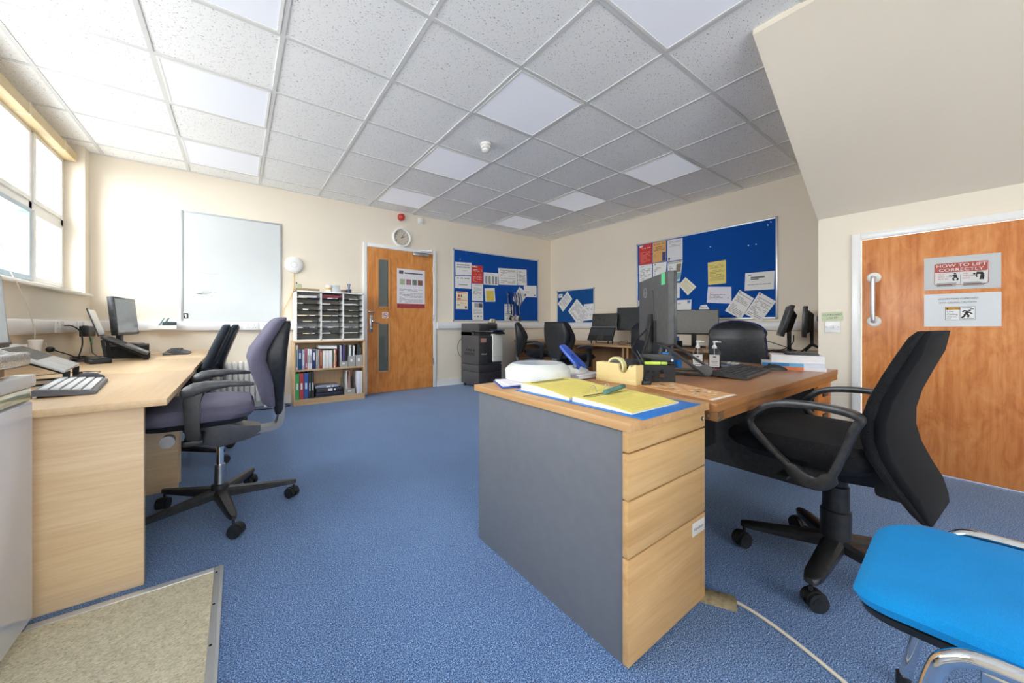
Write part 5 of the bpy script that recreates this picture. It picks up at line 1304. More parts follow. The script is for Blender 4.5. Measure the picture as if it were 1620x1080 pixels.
m = MB(); m.M = Mx; m.text('Lenovo', .022, 0, -.115, .0192); part('maker_lettering', m, PAPER, t)
m = MB()
for s_ in (-1, 1): m.prism([(.05, 0), (.062, 0), (.062, .035), (-.06, .22), (-.07, .0), (-.055, 0), (-.05, .17), (.045, .035)], s_ * .14 - .006, s_ * .14 + .006, 'x')
m.box((-.14, -.066, 0), (.14, -.058, .01))
part('laptop_stand', m, BLACKM, t)
t = thing('monitor', 'black monitor with a dark screen left of the tall black monitor, by the right wall', 'monitor', (4.5, 3.03, .69), R(112), 'monitors on the oak wall desks')
lcd(t, .56, .33, .19, R(4), .012, .035, plain('#2a2a2a', .5, var=.04, spec=.2)); lcd_stand(t, 0, .35, (.26, .18), -.03)
t = thing('monitor', 'monitor with a pale grey screen below the crumpled slip, by the right wall', 'monitor', (4.38, 2.17, .69), R(115), 'monitors on the oak wall desks')
lcd(t, .53, .30, .155, R(4), .012, .035, plain('#7c7a75', .5, var=.04, spec=.25)); lcd_stand(t, 0, .33, (.26, .18), -.03)
t = thing('monitor', 'tilted black monitor seen edge-on at the right end, the left one of two', 'monitor', (4.36, 1.295, .69), R(21), 'monitors seen edge-on')
lcd(t, .42, .31, .16, R(16), .014, .035, rear=.03); lcd_stand(t, 0, .26, (.24, .18), -.07)
t = thing('monitor', 'upright black monitor seen edge-on nearest the cupboard wall, on a tripod foot', 'monitor', (4.50, 1.135, .69), R(15), 'monitors seen edge-on')
lcd(t, .40, .30, .15, R(2), .014, .035, rear=.03)
part('stand_neck', MB().box((-.02, -.075, .06), (.02, -.045, .3), .005), BLACK, t)
for a in (20, 140, 260): part('tripod_foot', MB().tube([(0, -.06, .08), (.13 * math.cos(R(a)), -.06 + .13 * math.sin(R(a)), .006)], [.014, .008], 8), BLACK, t)
cable('power_cable', 'black cable arching over the desk left of the edge-on monitors', [(4.05, 1.62, .70), (4.15, 1.56, .79), (4.3, 1.42, .80), (4.42, 1.3, .75), (4.5, 1.2, .70)], .0045)
cable('power_cable', 'black cable hanging from the tilted edge-on monitor', [(4.43, 1.2, .86), (4.4, 1.2, .78), (4.33, 1.25, .72), (4.22, 1.36, .696)], .005)
t = thing('cable_tangle', 'black cables and hub on the desk behind the chair with blue edge', 'cables', (4.12, 1.5, .69))
for k in range(5):
    p = [(random.uniform(-.09, .1), -.2 + .09 * i, .006 + random.uniform(0, .02)) for i in range(6)]
    part('cable_loop', MB().tube(spline(p), .004, 6), BLACK, t)
part('hub_body', MB().box((-.06, -.1, 0), (.02, .1, .026), .004), BLACK, t)
cable('power_cable', 'looping black cable on the desk right of the raised laptop', [(4.3, 3.2, .695), (4.25, 3.14, .72), (4.3, 3.05, .74), (4.2, 3.0, .70), (4.12, 3.06, .695)], .004)
cable('power_cable', 'black cable bunch at the left of the raised laptop', [(4.4, 3.75, .92), (4.36, 3.74, .84), (4.4, 3.72, .78), (4.3, 3.7, .73), (4.36, 3.76, .696)], .006)
t = thing('desk_organizer', 'dark mesh pen holder with pens under the grey monitor', 'pen holder', (4.02, 2.2, .69))
part('holder_body', MB().box((-.04, -.06, 0), (.04, .06, .09), .004), BLACKM, t)
for i, (c, lab, y) in enumerate((('#b3543f', 'red pen standing in the dark holder under the grey monitor', .03), ('#3a62c4', 'blue pen standing in the dark holder under the grey monitor', -.03))):
    part('pen', MB().cyl((0, y, .088), (.008, y + .006, .135), .012, n=10), plain(c, .4), t, ('red' if i == 0 else 'blue') + ' pen')

# ------------------------------------------------------------------ drawer pedestal in the foreground
ZP = .690
PX, PXR, PY, PYB = .857, 1.318, .598, 1.418
t = thing('drawer_pedestal', 'desk-high oak drawer unit with a grey side panel in the foreground', 'drawer unit', (PX, PY, 0))
W, D = PXR - PX, PYB - PY
GREY = plain('#6d7078', .5, var=.03, nscale=25)
part('top', MB().box((0, 0, ZP - .026), (W, D, ZP), .0015), wood('#bb8a55', '#dcb484', 'y', 45, .35, 1.0, 'golden_oak_top', .5), t)
part('side_panel', MB().box((.013, .032, 0), (.03, D - .02, ZP - .027), .001), GREY, t, 'grey side panel'); part('side_panel', MB().box((W - .03, .032, 0), (W - .013, D - .02, ZP - .027), .001), GREY, t, 'grey side panel')
part('back_panel', MB().box((.03, D - .036, 0), (W - .03, D - .02, ZP - .027)), GREY, t)
part('carcass_floor', MB().box((.03, .035, .01), (W - .03, D - .04, .03)), GREY, t)
fz = (.0065, .304, .309, .466, .471, .599, .604, ZP - .0275)
for i in range(4):
    dr = part('drawer', MB().box((.008, .012, fz[2 * i]), (W - .008, .031, fz[2 * i + 1]), .0015), PEDOAK, t, ('deep bottom drawer', 'third drawer', 'second drawer', 'shallow top drawer with a lock')[i])
    if i == 3:
        part('lock', MB().at((W - .03, .012, .636), (R(90), 0, 0)).lathe([(.0085, 0), (.0085, .003), (.006, .0034), (.0055, .002), (.001, .002)], 20), CHROME, dr)
        part('key_slot', MB().box((W - .031, .009, .632), (W - .029, .0105, .640)), INKD, dr)
    if i == 0:
        lp = part('drawer_label', MB().box((W - .098, .0105, .246), (W - .014, .0125, .29), .0004), plain('#e8e2d8', .4), dr, 'white label with black handwriting')
        part('lettering', MB().at((W - .056, .0102, .262), (R(90), 0, 0)).text('Handouts', .0165, 0, 0, 0, shear=.1), INKD, lp)

# ------------------------------------------------------------------ the wooden desk
ZD = .686
t = thing('writing_desk', 'old teak office desk with a drawer pedestal, right of the drawer unit', 'desk', (1.325, .575, 0))
W, D = 1.62, .85
part('desk_top', MB().box((0, 0, ZD - .03), (W, D, ZD), .003), DESKW, t)
part('top_apron', MB().box((.003, .003, ZD - .062), (W - .003, .022, ZD - .03)).box((.003, .022, ZD - .062), (.022, D - .003, ZD - .03)).box((W - .022, .022, ZD - .062), (W - .003, D - .003, ZD - .03)).box((.022, D - .022, ZD - .062), (W - .022, D - .003, ZD - .03)), wood('#85552c', '#a87444', 'x', 40, .25, .9, 'teak_edge'), t)
part('corner_bracket', MB().box((.004, -.0005, ZD - .061), (.05, .0025, ZD - .031)).box((.0025, -.0005, ZD - .061), (.0045, .05, ZD - .031)), plain('#a5825c', .3, .6), t, 'brassy corner plate')
part('corner_screw', MB().cyl((.0026, .03, ZD - .046), (.0, .03, ZD - .046), .005, n=12), STEEL, t); part('corner_screw', MB().cyl((.012, -.0004, ZD - .052), (.012, -.003, ZD - .052), .004, n=12), STEEL, t)
part('modesty_panel', MB().box((.06, .56, .16), (W - .36, .575, ZD - .06)), BLACKM, t, 'dark panel under the desk')
for x in (.04, ):
    part('desk_leg', MB().box((x, .2, 0), (x + .03, .23, ZD - .06)).box((x, D - .09, 0), (x + .03, D - .06, ZD - .06)).box((x, .23, .02), (x + .03, D - .09, .05)), BLACKM, t, 'black steel leg frame')
part('pedestal_body', MB().box((W - .285, .05, .06), (W - .02, D - .05, ZD - .062)), BLACKM, t)
part('pedestal_plinth', MB().box((W - .27, .08, 0), (W - .035, D - .07, .06)), BLACKM, t)
z = ZD - .07
for i, hgt in enumerate((.13, .135, .135, .19)):
    dr = part('drawer', MB().box((W - .283, .03, z - hgt + .004), (W - .022, .05, z), .0015), DRAWW, t)
    part('drawer_handle', MB().box((W - .2, .024, z - hgt * .62), (W - .1, .031, z - hgt * .62 + .035), .003), BLACK, dr)
    part('handle_slot', MB().box((W - .192, .0225, z - hgt * .62 + .008), (W - .108, .0245, z - hgt * .62 + .028)), plain('#4d4f52', .3, .6), dr)
    z -= hgt

# ------------------------------------------------------------------ on the drawer unit
ZB = ZP + .0005
t = thing('ring_binder', 'open blue ring binder with yellow pages on the drawer unit', 'ring binder', (1.08, .89, ZB))
part('binder_cover', MB().box((-.165, -.295, 0), (.168, -.02, .003), .001).box((-.165, .022, 0), (.168, .30, .003), .001).box((-.165, -.02, 0), (.168, .022, .003)), plain('#1f75c8', .35), t, 'bright blue cover')
def pages(y0, y1, x0, x1, th):
    rings = []
    for k in range(11):
        f = k / 10; y = y0 + (y1 - y0) * f; zt = th(f)
        rings.append([(x0, y, .0035), (x1, y, .0035), (x1, y, .0035 + zt), (x0, y, .0035 + zt)])
    return rings
rf = pages(.008, .278, -.15, .115, lambda f: .009 + .019 * math.sin(PI / 2 * min(1, f * 1.25)))
rn = pages(-.245, -.006, -.148, .120, lambda f: .005 + .011 * f + .004 * math.sin(PI * f))
for r_ in (rf, rn): part('page_block', MB().loft([[(x, y, z if z < .004 else z - .0012) for x, y, z in q] for q in r_]), PAPER, t)
YEL = plain('#ecdb74', .6, var=.04)
for nm, r_ in (('far_yellow_page', rf), ('near_yellow_page', rn)):
    pg = part('yellow_page', MB().loft([[(q[3][0] + .002, q[3][1], q[3][2] - .001), (q[2][0] - .002, q[2][1], q[2][2] - .001), (q[2][0] - .002, q[2][1], q[2][2] + .0004), (q[3][0] + .002, q[3][1], q[3][2] + .0004)] for q in r_]), YEL, t)
    m = MB()
    def top(f):
        i = min(9, int(f * 10)); g = f * 10 - i
        a, b = r_[i][3], r_[i + 1][3]
        return a[1] + (b[1] - a[1]) * g, a[2] + (b[2] - a[2]) * g + .0016
    for f, w, x0, x1 in ((.87, .03, -.12, .07), (.80, .012, -.12, .07)):
        y0_, z0_ = top(f); y1_, z1_ = top(f + w * 1.6)
        m.quad((x0, y0_, z0_), (x1, y0_, z0_), (x1, y1_, z1_), (x0, y1_, z1_))
    part('grey_rule', m, plain('#56543f', .6), pg, smooth=False)
    m = MB()
    for k in range(9):
        y0_, z0_ = top(.08 + k * .07); y1_, z1_ = top(.08 + k * .07 + .012)
        m.quad((-.12, y0_, z0_), (random.uniform(.03, .1), y0_, z0_), (random.uniform(.03, .1), y1_, z1_), (-.12, y1_, z1_))
    part('printed_lines', m, plain('#e2d276', .6), pg, smooth=False)
m = MB()
for x in (-.03, .05): m.tube(spline([(x, -.012, .004), (x, -.014, .03), (x, .0, .046), (x, .014, .032), (x, .014, .004)]), .0015, 6)
m.box((-.11, -.016, .003), (.11, .016, .006), .001)
part('ring_mechanism', m, CHROME, t)
t = thing('marker_pen', 'teal marker pen lying on the near yellow page of the open binder', 'pen', M=Matrix.Translation((1.105, .842, .7215)) @ Matrix.Rotation(R(9), 4, 'Z'))
part('pen_barrel', MB().cyl((-.06, 0, 0), (.045, 0, .003), .0085, n=16), plain('#4d7f7c', .45), t)
part('pen_cap', MB().cyl((.045, 0, .003), (.082, 0, .004), .0092, .008, 16), plain('#3f6c69', .45), t)
t = thing('document_wallet', 'blue and white document wallet under the white disc on the drawer unit', 'folder', (1.055, 1.30, ZB), R(-24))
part('wallet', MB().box((-.13, -.11, 0), (.12, .1, .004), .001), plain('#2347a0', .35), t)
part('white_sheet', MB().box((-.12, -.085, .004), (.11, .1, .009)), PAPER, t); part('white_sheet', MB().at((0, 0, 0), (0, 0, R(7))).box((-.105, -.09, .009), (.11, .085, .0125)), plain('#e5dfe6', .6), t)
t = thing('ceiling_lamp_cover', 'round white lamp cover lying on papers at the far end of the drawer unit', 'lamp cover', (1.157, 1.325, ZB + .0128))
part('cover_bowl', MB().lathe([(.152, 0), (.156, .004), (.157, .044), (.154, .05), (.136, .066), (.126, .072), (.12, .074)], 64), plain('#dadcd8', .3, var=.015), t)
part('cover_lid', MB().lathe([(.12, .0735), (.118, .0755), (.08, .0745), (.004, .074)], 64), plain('#d9dfe4', .15, var=.02), t)

# ------------------------------------------------------------------ on the wooden desk
ZE = ZD + .0006
t = thing('tape_dispenser', 'cream tape dispenser with a roll of tape on the near corner of the wooden desk', 'tape dispenser', (1.455, 1.078, ZE), R(91))
prof = [(-.112, 0), (.112, 0), (.112, .092), (-.014, .092)] + [(-.045 + .03 * math.cos(R(a)), .088 + .04 * math.sin(R(a))) for a in range(0, -181, -20)] + [(-.08, .084), (-.09, .078), (-.1, .09), (-.112, .09)]
part('dispenser_body', MB().prism(prof, -.03, .03, 'y', .003), plain('#e6cf90', .4, var=.03), t)
part('base_plate', MB().box((-.1125, -.0305, 0), (.1125, .0305, .022), .001), plain('#dcc486', .4, var=.03), t)
part('tape_roll', MB().at((.012, 0, .074), (R(90), 0, 0)).lathe([(.047, -.0125), (.047, .0125), (.038, .0125), (.038, -.0125)], 40, True), plain('#dcd59a', .3), t, 'pale yellow roll of tape')
part('tape_core', MB().at((.012, 0, .074), (R(90), 0, 0)).lathe([(.038, -.012), (.038, .012), (.03, .013), (.006, .013), (.006, -.013), (.03, -.013)], 30), plain('#6a665c', .5), t, 'grey hub in the roll')
t = thing('hole_punch', 'blue-levered hole punch behind the cream tape dispenser', 'hole punch', (1.415, 1.345, ZE + .026), R(103))
part('punch_base', MB().loft([[(x, y, z) for x, y in rrect(hx, hy, .02, 4)] for hx, hy, z in ((.075, .06, 0), (.075, .06, .008), (.06, .05, .022), (.03, .04, .03))]), plain('#dcdad2', .4), t)
m = MB(); m.M = Matrix.Translation((-.045, 0, .03)) @ Matrix.Rotation(R(-42), 4, 'Y')
m.prism([(-.02, -.04), (.0, -.045), (.14, -.03), (.15, -.02), (.15, .02), (.14, .03), (0, .045), (-.02, .04), (-.01, .02), (.08, .014), (.08, -.014), (-.01, -.02)], 0, .016, 'z', .003)
part('punch_lever', m, plain('#2450b4', .35), t, 'blue metal lever')
for y in (-.046, .046): part('pivot_pin', MB().cyl((-.045, y - .005, .035), (-.045, y + .005, .035), .01, n=16), STEEL, t)
solo('paper_sheaf', MB().box((-.1, -.085, 0), (.1, .085, .006)).at((0, 0, .006), (0, 0, .06)).box((-.095, -.08, 0), (.09, .08, .008)).at((0, 0, .0145), (0, 0, -.05)).box((-.09, -.08, 0), (.08, .075, .006)), plain('#dcd9e2', .6), 'stack of white papers under the blue-levered hole punch', 'papers', (1.435, 1.32, ZP + .0005 - .0))
t = thing('stapler', 'small black gadget between the tape dispenser and the perforated riser', 'gadget', (1.50, .975, ZE), R(60))
part('gadget_body', MB().box((-.035, -.02, 0), (.035, .02, .02), .004), BLACK, t); part('gadget_top', MB().box((-.02, -.014, .02), (.03, .014, .034), .004), BLACKM, t)
t, bl, L = paper('desk_mat', 'laminated orange and cream printed sheet on the near corner of the wooden desk', 'desk mat', 'z', ZE, [(1008, 609), (1055, 603), (1166, 625), (1128, 634)], '#d8a56e', thick=.0012, blocks=[('white_edge', .0, .955, 1, 1, '#ece8e0')])
m = MB()
for i in range(16):
    u, v = random.uniform(.05, .75), random.uniform(.03, .85); w, h_ = random.uniform(.06, .22), random.uniform(.02, .08)
    m.quad(bl(u, v, .0016), bl(u + w, v + .02, .0016), bl(u + w * .8, v + h_ + .02, .0016), bl(u - .02, v + h_, .0016))
part('printed_pattern', m, plain('#c98a52', .4, var=.2), t, smooth=False)
m = MB()
for i in range(26):
    u, v = random.uniform(.1, .8), random.uniform(.1, .85); m.quad(bl(u, v, .0018), bl(u + .12, v + .01, .0018), bl(u + .1, v + .05, .0018), bl(u - .01, v + .035, .0018))
part('printed_pattern', m, plain('#ead2b0', .4), t, smooth=False)

# perforated riser with the tall monitor
ang = math.atan2(-.77, .64)          # along the short end facing us
Mr = Matrix.Translation((1.713, 1.10, ZE)) @ Matrix.Rotation(ang, 4, 'Z')   # local x: along the short end, local y: away
t = thing('monitor_riser', 'black perforated metal monitor riser on the wooden desk', 'monitor stand', M=Mr)
RW, RD, RH = .112, .165, .08
m = MB(); m.box((-RW - .012, -RD, RH - .004), (RW + .012, RD, RH), .002)
part('riser_top', m, BLACKM, t)
def perforated(y):
    # end plate with real holes: built from strips around them
    m = MB(); th = .003
    holes = [(-.062, -.042, .022, .06), (.042, .062, .022, .06), (-.018, -.006, .044, .054), (.006, .018, .044, .054)] + [(-.033 + .022 * k - .004, -.033 + .022 * k + .004, .014, .021) for k in range(4)]
    xs_ = sorted({-RW, RW} | {h[0] for h in holes} | {h[1] for h in holes}); zs_ = sorted({0, RH - .004} | {h[2] for h in holes} | {h[3] for h in holes})
    for i in range(len(xs_) - 1):
        for j in range(len(zs_) - 1):
            cx, cz = (xs_[i] + xs_[i + 1]) / 2, (zs_[j] + zs_[j + 1]) / 2
            if any(h[0] < cx < h[1] and h[2] < cz < h[3] for h in holes): continue
            m.box((xs_[i], y, zs_[j]), (xs_[i + 1], y + th, zs_[j + 1]))
    bmesh.ops.remove_doubles(m.bm, verts=m.bm.verts, dist=1e-6)
    return m
part('perforated_end', perforated(-RD), BLACKM, t, smooth=False); part('perforated_end', perforated(RD - .003), BLACKM, t, smooth=False)
t = thing('monitor', 'tall black monitor seen from behind with a green sticky tab, on the perforated riser', 'monitor', M=Matrix.Translation((1.72, 1.05, ZE + RH + .0005)) @ Matrix.Rotation(math.atan2(.32, .275) + PI, 4, 'Z'))
# local +y is the screen side (away from the camera), local x runs along the panel
Mw, Mh = .46, .335
m = MB(); zb = .105
m.box((-Mw / 2, -.018, zb), (Mw / 2, .022, zb + Mh), .005)
mc = part('monitor_case', m, plain('#4a4a4a', .55, var=.06), t)
part('screen', MB().box((-Mw / 2 + .008, .0215, zb + .016), (Mw / 2 - .008, .0228, zb + Mh - .008)), SCREEN, mc)
part('bezel', MB().box((-Mw / 2 - .0005, .006, zb - .0005), (Mw / 2 + .0005, .0221, zb + Mh + .0005), .003), BEZEL, mc)
part('rear_recess', MB().box((-.075, -.0195, zb), (.075, -.0175, zb + .11), .0005), INKD, mc)
part('rear_ridge', MB().prism([(-.05, zb + .11), (.05, zb + .11), (.02, zb + Mh - .07), (-.02, zb + Mh - .07)], -.0205, -.0175, 'y', .001), plain('#444444', .55), mc)
lg = MB().at((-.11, -.018, zb + .262), (R(90), 0, 0)); lg.lathe([(.027, .0), (.027, .0014), (.024, .0014), (.024, 0)], 36, True)
LOGO = plain('#a5a6a8', .4)
part('logo_ring', lg, LOGO, mc)
part('logo_lettering', MB().at((-.11, -.0192, zb + .255), (R(90), 0, 0)).text('DELL', .0175, 0, 0, 0), LOGO, mc)
part('sticky_tab', MB().box((Mw / 2 - .085, -.0195, zb + Mh - .058), (Mw / 2 - .035, -.0182, zb + Mh - .004)), plain('#62cf8e', .6), mc, 'green sticky tab')
part('stand_neck', MB().at((0, -.045, .0), (R(-6), 0, 0)).box((-.03, -.014, .01), (.03, .014, .25), .004), BLACK, t)
part('stand_base', MB().loft([[(x, y - .01, z) for x, y in rrect(hx, .085, .02, 4)] for hx, z in ((.075, .0005), (.075, .008), (.07, .011))]), BLACK, t)
part('video_cable', MB().tube(spline([(.03, -.03, .2), (.05, -.06, .1), (.07, -.1, .03), (.10, -.12, .07), (.13, -.1, .02)]), .004, 8), BLACK, t)
part('video_cable', MB().tube(spline([(-.02, -.03, .18), (-.0, -.09, .12), (.05, -.13, .07), (.11, -.12, .04), (.15, -.1, -.04)]), .004, 8), BLACK, t)
t = thing('stapler', 'black stapler on the end of the perforated riser', 'stapler', M=Mr @ Matrix.Translation((.035, -.118, RH + .0005)) @ Matrix.Rotation(R(8), 4, 'Z'))
part('stapler_base', MB().box((-.075, -.017, 0), (.08, .017, .01), .004), BLACK, t)
part('stapler_arm', MB().at((.075, 0, .012), (0, R(8), 0)).prism([(-.15, 0), (0, 0), (.0, .03), (-.04, .034), (-.15, .018)], -.015, .015, 'y', .004), CHARC, t)
part('hinge_pin', MB().cyl((.068, -.019, .022), (.068, .019, .022), .006, n=14), STEEL, t)
t = thing('highlighter', 'yellow green highlighter beside the stapler on the perforated riser', 'pen', M=Mr @ Matrix.Translation((.02, -.146, RH + .0085)) @ Matrix.Rotation(R(3), 4, 'Z'))
part('pen_barrel', MB().box((-.045, -.009, -.008), (.03, .009, .008), .004), plain('#c6e04a', .35), t); part('pen_cap', MB().box((.03, -.0085, -.0075), (.06, .0085, .0075), .004), plain('#a9c93c', .35), t)

# laptop frame stand with cups behind
Ms = Matrix.Translation((2.05, 1.095, ZE)) @ Matrix.Rotation(R(13), 4, 'Z')
t = thing('laptop_stand', 'empty black frame laptop stand right of the tall monitor', 'laptop stand', M=Ms)
m = MB(); m.M = Matrix.Translation((0, -.13, .02)) @ Matrix.Rotation(R(34), 4, 'X')
m.box((-.122, -.02, 0), (-.082, .26, .01), .003).box((.082, -.02, 0), (.122, .26, .01), .003).box((-.085, .23, 0), (.085, .26, .01), .003)
part('stand_frame', m, plain('#343537', .4), t)
m = MB(); m.M = Matrix.Translation((0, -.13, .02)) @ Matrix.Rotation(R(34), 4, 'X'); m.box((-.12, -.045, -.002), (.12, .03, .012), .004).box((-.12, -.05, .012), (.12, -.042, .026), .002)
part('stand_lip', m, plain('#55565a', .4), t)
part('stand_foot', MB().box((-.12, -.17, 0), (-.09, .12, .012), .004).box((.09, -.17, 0), (.12, .12, .012), .004).box((-.09, .09, 0), (.09, .12, .012), .004).prism([(.09, .01), (.115, .01), (.075, .16), (.06, .16)], -.11, -.095, 'x').prism([(.09, .01), (.115, .01), (.075, .16), (.06, .16)], .095, .11, 'x'), plain('#343537', .4), t)
t = thing('desk_organizer', 'bright blue pen organizer behind the empty laptop stand', 'pen organizer', (2.21, 1.265, ZE), R(35))
for i, (x, y, w, h_) in enumerate(((-.05, 0, .042, .10), (.045, .0, .036, .075), (-.005, -.055, .034, .05))):
    pr = [(w * math.cos(R(a)), w * math.sin(R(a))) for a in range(0, 360, 60)]
    m = MB(); m.loft([[(x + q[0] * k, y + q[1] * k, z) for q in pr] for k, z in ((.92, 0), (1, h_), (.9, h_), (.84, .006))])
    part('cup', m, plain('#1d84d6', .3), t)
for i, (c, x, y, lab) in enumerate((('#d9dce0', .04, .0, 'white pen standing in the blue organizer'), ('#2a3550', -.05, .005, 'dark blue pen standing in the blue organizer'))):
    solo('pen', MB().cyl((0, 0, .008), (.018, .01, .13), .005, n=10), plain(c, .4), lab, 'pen', tuple(Matrix.Translation((2.21, 1.265, ZE)) @ Matrix.Rotation(R(35), 4, 'Z') @ Vector((x, y, 0))), group='pens in the blue organizer')
def bottle(x, y, label, rz):
    t = thing('sanitizer_bottle', label, 'bottle', (x, y, ZE), rz, 'pump bottles on the wooden desk')
    CL = clear_glass('#f2f4f6', .9, 'clear_plastic', .12)
    m = MB(); m.loft([[(px, py, z) for px, py in rrect(a, b, min(a, b) * .7, 5)] for a, b, z in ((.032, .02, 0), (.035, .023, .006), (.035, .023, .095), (.03, .021, .115), (.016, .015, .126), (.012, .012, .13))])
    part('bottle_body', m, CL, t, 'clear plastic body')
    part('bottle_gel', MB().loft([[(px, py, z) for px, py in rrect(a, b, min(a, b) * .7, 5)] for a, b, z in ((.03, .018, .003), (.033, .021, .008), (.033, .021, .085))]), clear_glass('#dfe6ea', .8, 'clear_gel', .05), t)
    part('bottle_label', MB().box((-.027, -.0242, .018), (.027, -.0232, .09)).box((-.027, .0232, .018), (.027, .0242, .09)), plain('#e9e6e2', .4), t)
    part('label_logo', MB().box((-.008, -.0247, .074), (.008, -.0243, .082)), INK, t)
    part('label_print', MB().box((-.02, -.0247, .05), (.02, -.0243, .053)).box((-.016, -.0247, .04), (.016, -.0243, .043)).box((-.02, -.0247, .026), (.02, -.0243, .029)), INK, t)
    m = MB().lathe([(.0135, .128), (.0135, .142), (.009, .146), (.005, .15), (.0045, .168)], 20); m.cyl((0, 0, .003), (0, 0, .13), .0022, n=8)
    m.loft([[(px + .004, py, z) for px, py in rrect(.013, .008, .005, 3)] for z in (.166, .176)]); m.cyl((.006, 0, .171), (.036, 0, .168), .0042, .0035, 10)
    part('pump_head', m, GLOSSW, t)
    return t
VB = math.atan2(.478, 1.026) - PI / 2
bottle(2.30, 1.115, 'left one of the two clear sanitizer pump bottles on the wooden desk', VB)
bottle(2.345, 1.035, 'right one of the two sanitizer pump bottles, with its label facing us', VB)
t = thing('keyboard', 'black keyboard on the wooden desk in front of the pump bottles', 'keyboard', (2.225, .832, ZE), R(6))
keyboard(t, .46, .16, plain('#26272a', .45), plain('#303135', .5), .016, .05, 6, 16)
t = thing('computer_mouse', 'black computer mouse right of the black keyboard on the wooden desk', 'mouse', (2.60, .80, ZE), R(40)); mouse(t, BLACK, .115, .065, .036)
t = thing('calculator', 'grey calculator or phone with a bluish screen behind the black keyboard', 'calculator', (2.50, 1.0, ZE), R(15))
part('calculator_body', MB().at((0, 0, .006), (R(7), 0, 0)).box((-.1, -.06, 0), (.1, .06, .018), .006), plain('#8f9298', .45), t)
part('calculator_screen', MB().at((-.055, .02, .0245), (R(7), 0, 0)).box((-.04, -.03, 0), (.035, .033, .004), .001), plain('#3d4f78', .15), t)
m = MB()
for i in range(5):
    for j in range(3): m.at((-.01 + i * .02, -.035 + j * .022, .022 + .0025 * j), (R(7), 0, 0)).box((0, 0, 0), (.015, .016, .006), .001)
part('calculator_keys', m, plain('#d3d3d2', .5), t)
solo('notebook', MB().box((-.1, -.07, 0), (.1, .07, .006), .001).box((-.095, -.066, .006), (.1, .066, .012)), plain('#d9d3d6', .6), 'flat white booklet lying behind the keyboard next to the pump bottles', 'booklet', (2.48, 1.12, ZE), R(14))
solo('notebook', MB().box((-.09, -.05, 0), (.09, .05, .008), .001), plain('#a8323a', .5), 'dark red booklet peeking out behind the black keyboard', 'booklet', (2.29, .965, ZE), R(10))
# books at the right end
bg = 'books stacked at the right end of the wooden desk'
def lying(x, y, z, rz, w, l, h, cols, label, spinetxt=None):
    """spine along local -x side, length along y"""
    t = thing('book', label, 'book', M=Matrix.Translation((x, y, z)) @ Matrix.Rotation(rz, 4, 'Z'), group=bg)
    part('cover', MB().box((-w / 2, -l / 2, 0), (w / 2, l / 2, .002)).box((-w / 2, -l / 2, h - .002), (w / 2, l / 2, h)).box((-w / 2, -l / 2, .002), (-w / 2 + .002, l / 2, h - .002)), plain('#e6e4e8', .4), t)
    part('page_block', MB().box((-w / 2 + .002, -l / 2 + .003, .002), (w / 2 - .004, l / 2 - .003, h - .002)), plain('#cfcbc4', .8, var=.12, nscale=200), t)
    for i, (a, b, c) in enumerate(cols): part('spine_band', MB().box((-w / 2 - .0005, -l / 2 + l * a, .0005), (-w / 2 + .001, -l / 2 + l * b, h - .0005)), plain(c, .4), t)
    if spinetxt:
        part('spine_lettering', MB().at((-w / 2 - .0008, -l / 2 + l * spinetxt[1], h * .34), (R(90), 0, R(-90))).text(spinetxt[0], h * .45, 0, 0, 0), plain(spinetxt[2], .5), t)
    return t
br = R(18)
lying(2.775, .755, ZE, br, .215, .30, .021, [(.0, .35, '#e9e6ea'), (.35, .75, '#e07f4e'), (.75, 1, '#c7502c')], 'orange and white book at the bottom of the stack on the wooden desk')
lying(2.765, .765, ZE + .0215, br + R(2), .21, .30, .021, [(.0, .32, '#d7deee'), (.32, .55, '#6ab0e0'), (.55, 1, '#2f86c6')], 'blue and white book in the middle of the stack on the wooden desk')
lying(2.78, .745, ZE + .043, br + R(3), .19, .255, .046, [(0, 1, '#e9e7e6')], 'thick white book on top of the stack on the wooden desk', None)
t = thing('calculator', 'dark calculator with large grey keys on the thick white book', 'calculator', M=Matrix.Translation((2.785, .725, ZE + .0895)) @ Matrix.Rotation(br + R(6), 4, 'Z'))
part('calculator_body', MB().box((-.055, -.085, 0), (.055, .075, .012), .004), CHARC, t)
m = MB()
for i in range(3):
    for j in range(5): m.box((-.045 + i * .031, -.078 + j * .03, .012), (-.018 + i * .031, -.053 + j * .03, .016), .002, 1)
part('calculator_keys', m, plain('#6d7573', .5), t)

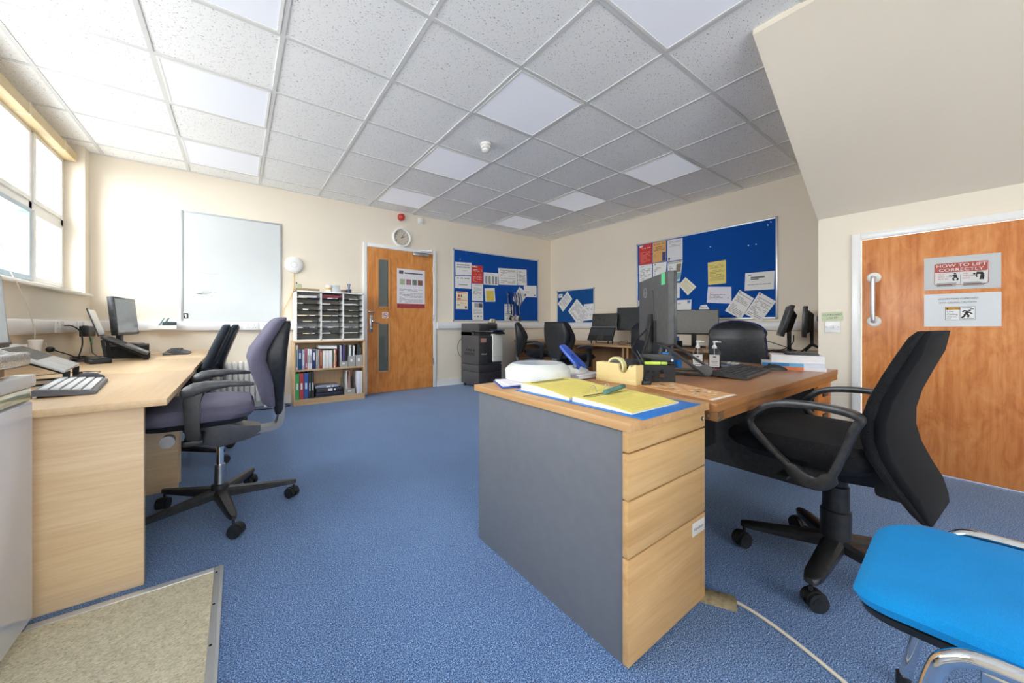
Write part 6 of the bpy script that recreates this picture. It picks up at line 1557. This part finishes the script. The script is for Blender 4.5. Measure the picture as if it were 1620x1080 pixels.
# floor cable cover and cable
t = thing('cable_cover', 'worn brassy floor cable cover at the foot of the drawer unit', 'cable cover', M=Matrix.Translation((1.335, .60, 0)) @ Matrix.Rotation(R(-62), 4, 'Z'))
part('cover_strip', MB().prism([(-.042, 0), (.042, 0), (.034, .005), (.014, .016), (-.014, .016), (-.034, .005)], -.06, .075, 'x'), plain('#a4936a', .4, .35, .35, 60), t)
part('cable_slot', MB().box((.0745, -.012, .001), (.0765, .012, .012)), INKD, t)
cable('floor_cable', 'white cable running across the blue carpet from the cable cover', [(1.372, .535, .006), (1.372, .49, .0055), (1.36, .42, .0055), (1.335, .34, .0055), (1.30, .25, .0055), (1.25, .14, .0055), (1.16, .0, .0055), (1.1, -.2, .0055)], .0052, plain('#e3dccb', .5))

# ------------------------------------------------------------------ light and camera
w = bpy.data.worlds.new('sky'); S.world = w; w.use_nodes = True
nt = w.node_tree; bgn = nt.nodes['Background']
bgn.inputs['Color'].default_value = (.93, .97, 1.0, 1); bgn.inputs['Strength'].default_value = 3.0
def daylight(name, M, sx, sy, watts, col):
    l = bpy.data.lights.new(name, 'AREA'); l.shape = 'RECTANGLE'; l.size = sx; l.size_y = sy
    l.energy = watts; l.color = col
    o = bpy.data.objects.new(name, l); COL.objects.link(o); o.matrix_world = M
# daylight outside the side window, added frontal fill behind the camera (area lights shine along their local -z)
daylight('daylight_side_window', frame((-3.4, 1.3, 3.2), (0, -1, 0), (.5, 0, .85)), 6.0, 3.6, 520, (.90, .96, 1.0))
daylight('front_fill_light', frame((-.5, -3.7, 2.9), (-1, 0, 0), (0, .5, .86)), 5.5, 4.0, 7500, (1.0, .975, .94))
l = bpy.data.lights.new('corridor_fill_light', 'AREA'); l.size = 1.0; l.energy = 12; o = bpy.data.objects.new('corridor_fill_light', l); COL.objects.link(o); o.location = (2.6, 6.1, 2.45)  # unseen light added to brighten the corridor behind the door glass
cam = bpy.data.cameras.new('camera'); co = bpy.data.objects.new('camera', cam); COL.objects.link(co)
cam.sensor_fit = 'HORIZONTAL'; cam.sensor_width = 36; cam.lens = FPX * 36 / 1620
cam.shift_y = -(540 - HY) / 1620
cam.clip_start = .02; cam.clip_end = 60
fw = Vector((sn, cs, 0)); rt = Vector((cs, -sn, 0))
co.matrix_world = Matrix(((rt.x, 0, -fw.x, 0), (rt.y, 0, -fw.y, 0), (0, 1, 0, CAM_H), (0, 0, 0, 1)))
S.camera = co
S.view_settings.view_transform = 'Standard'; S.view_settings.look = 'None'
S.view_settings.gamma = 1; S.view_settings.use_curve_mapping = False
S.view_settings.exposure = 1.0
S.cycles.use_denoising = True
S.cycles.max_bounces = 14; S.cycles.diffuse_bounces = 8; S.cycles.transparent_max_bounces = 16
S.cycles.sample_clamp_indirect = 8
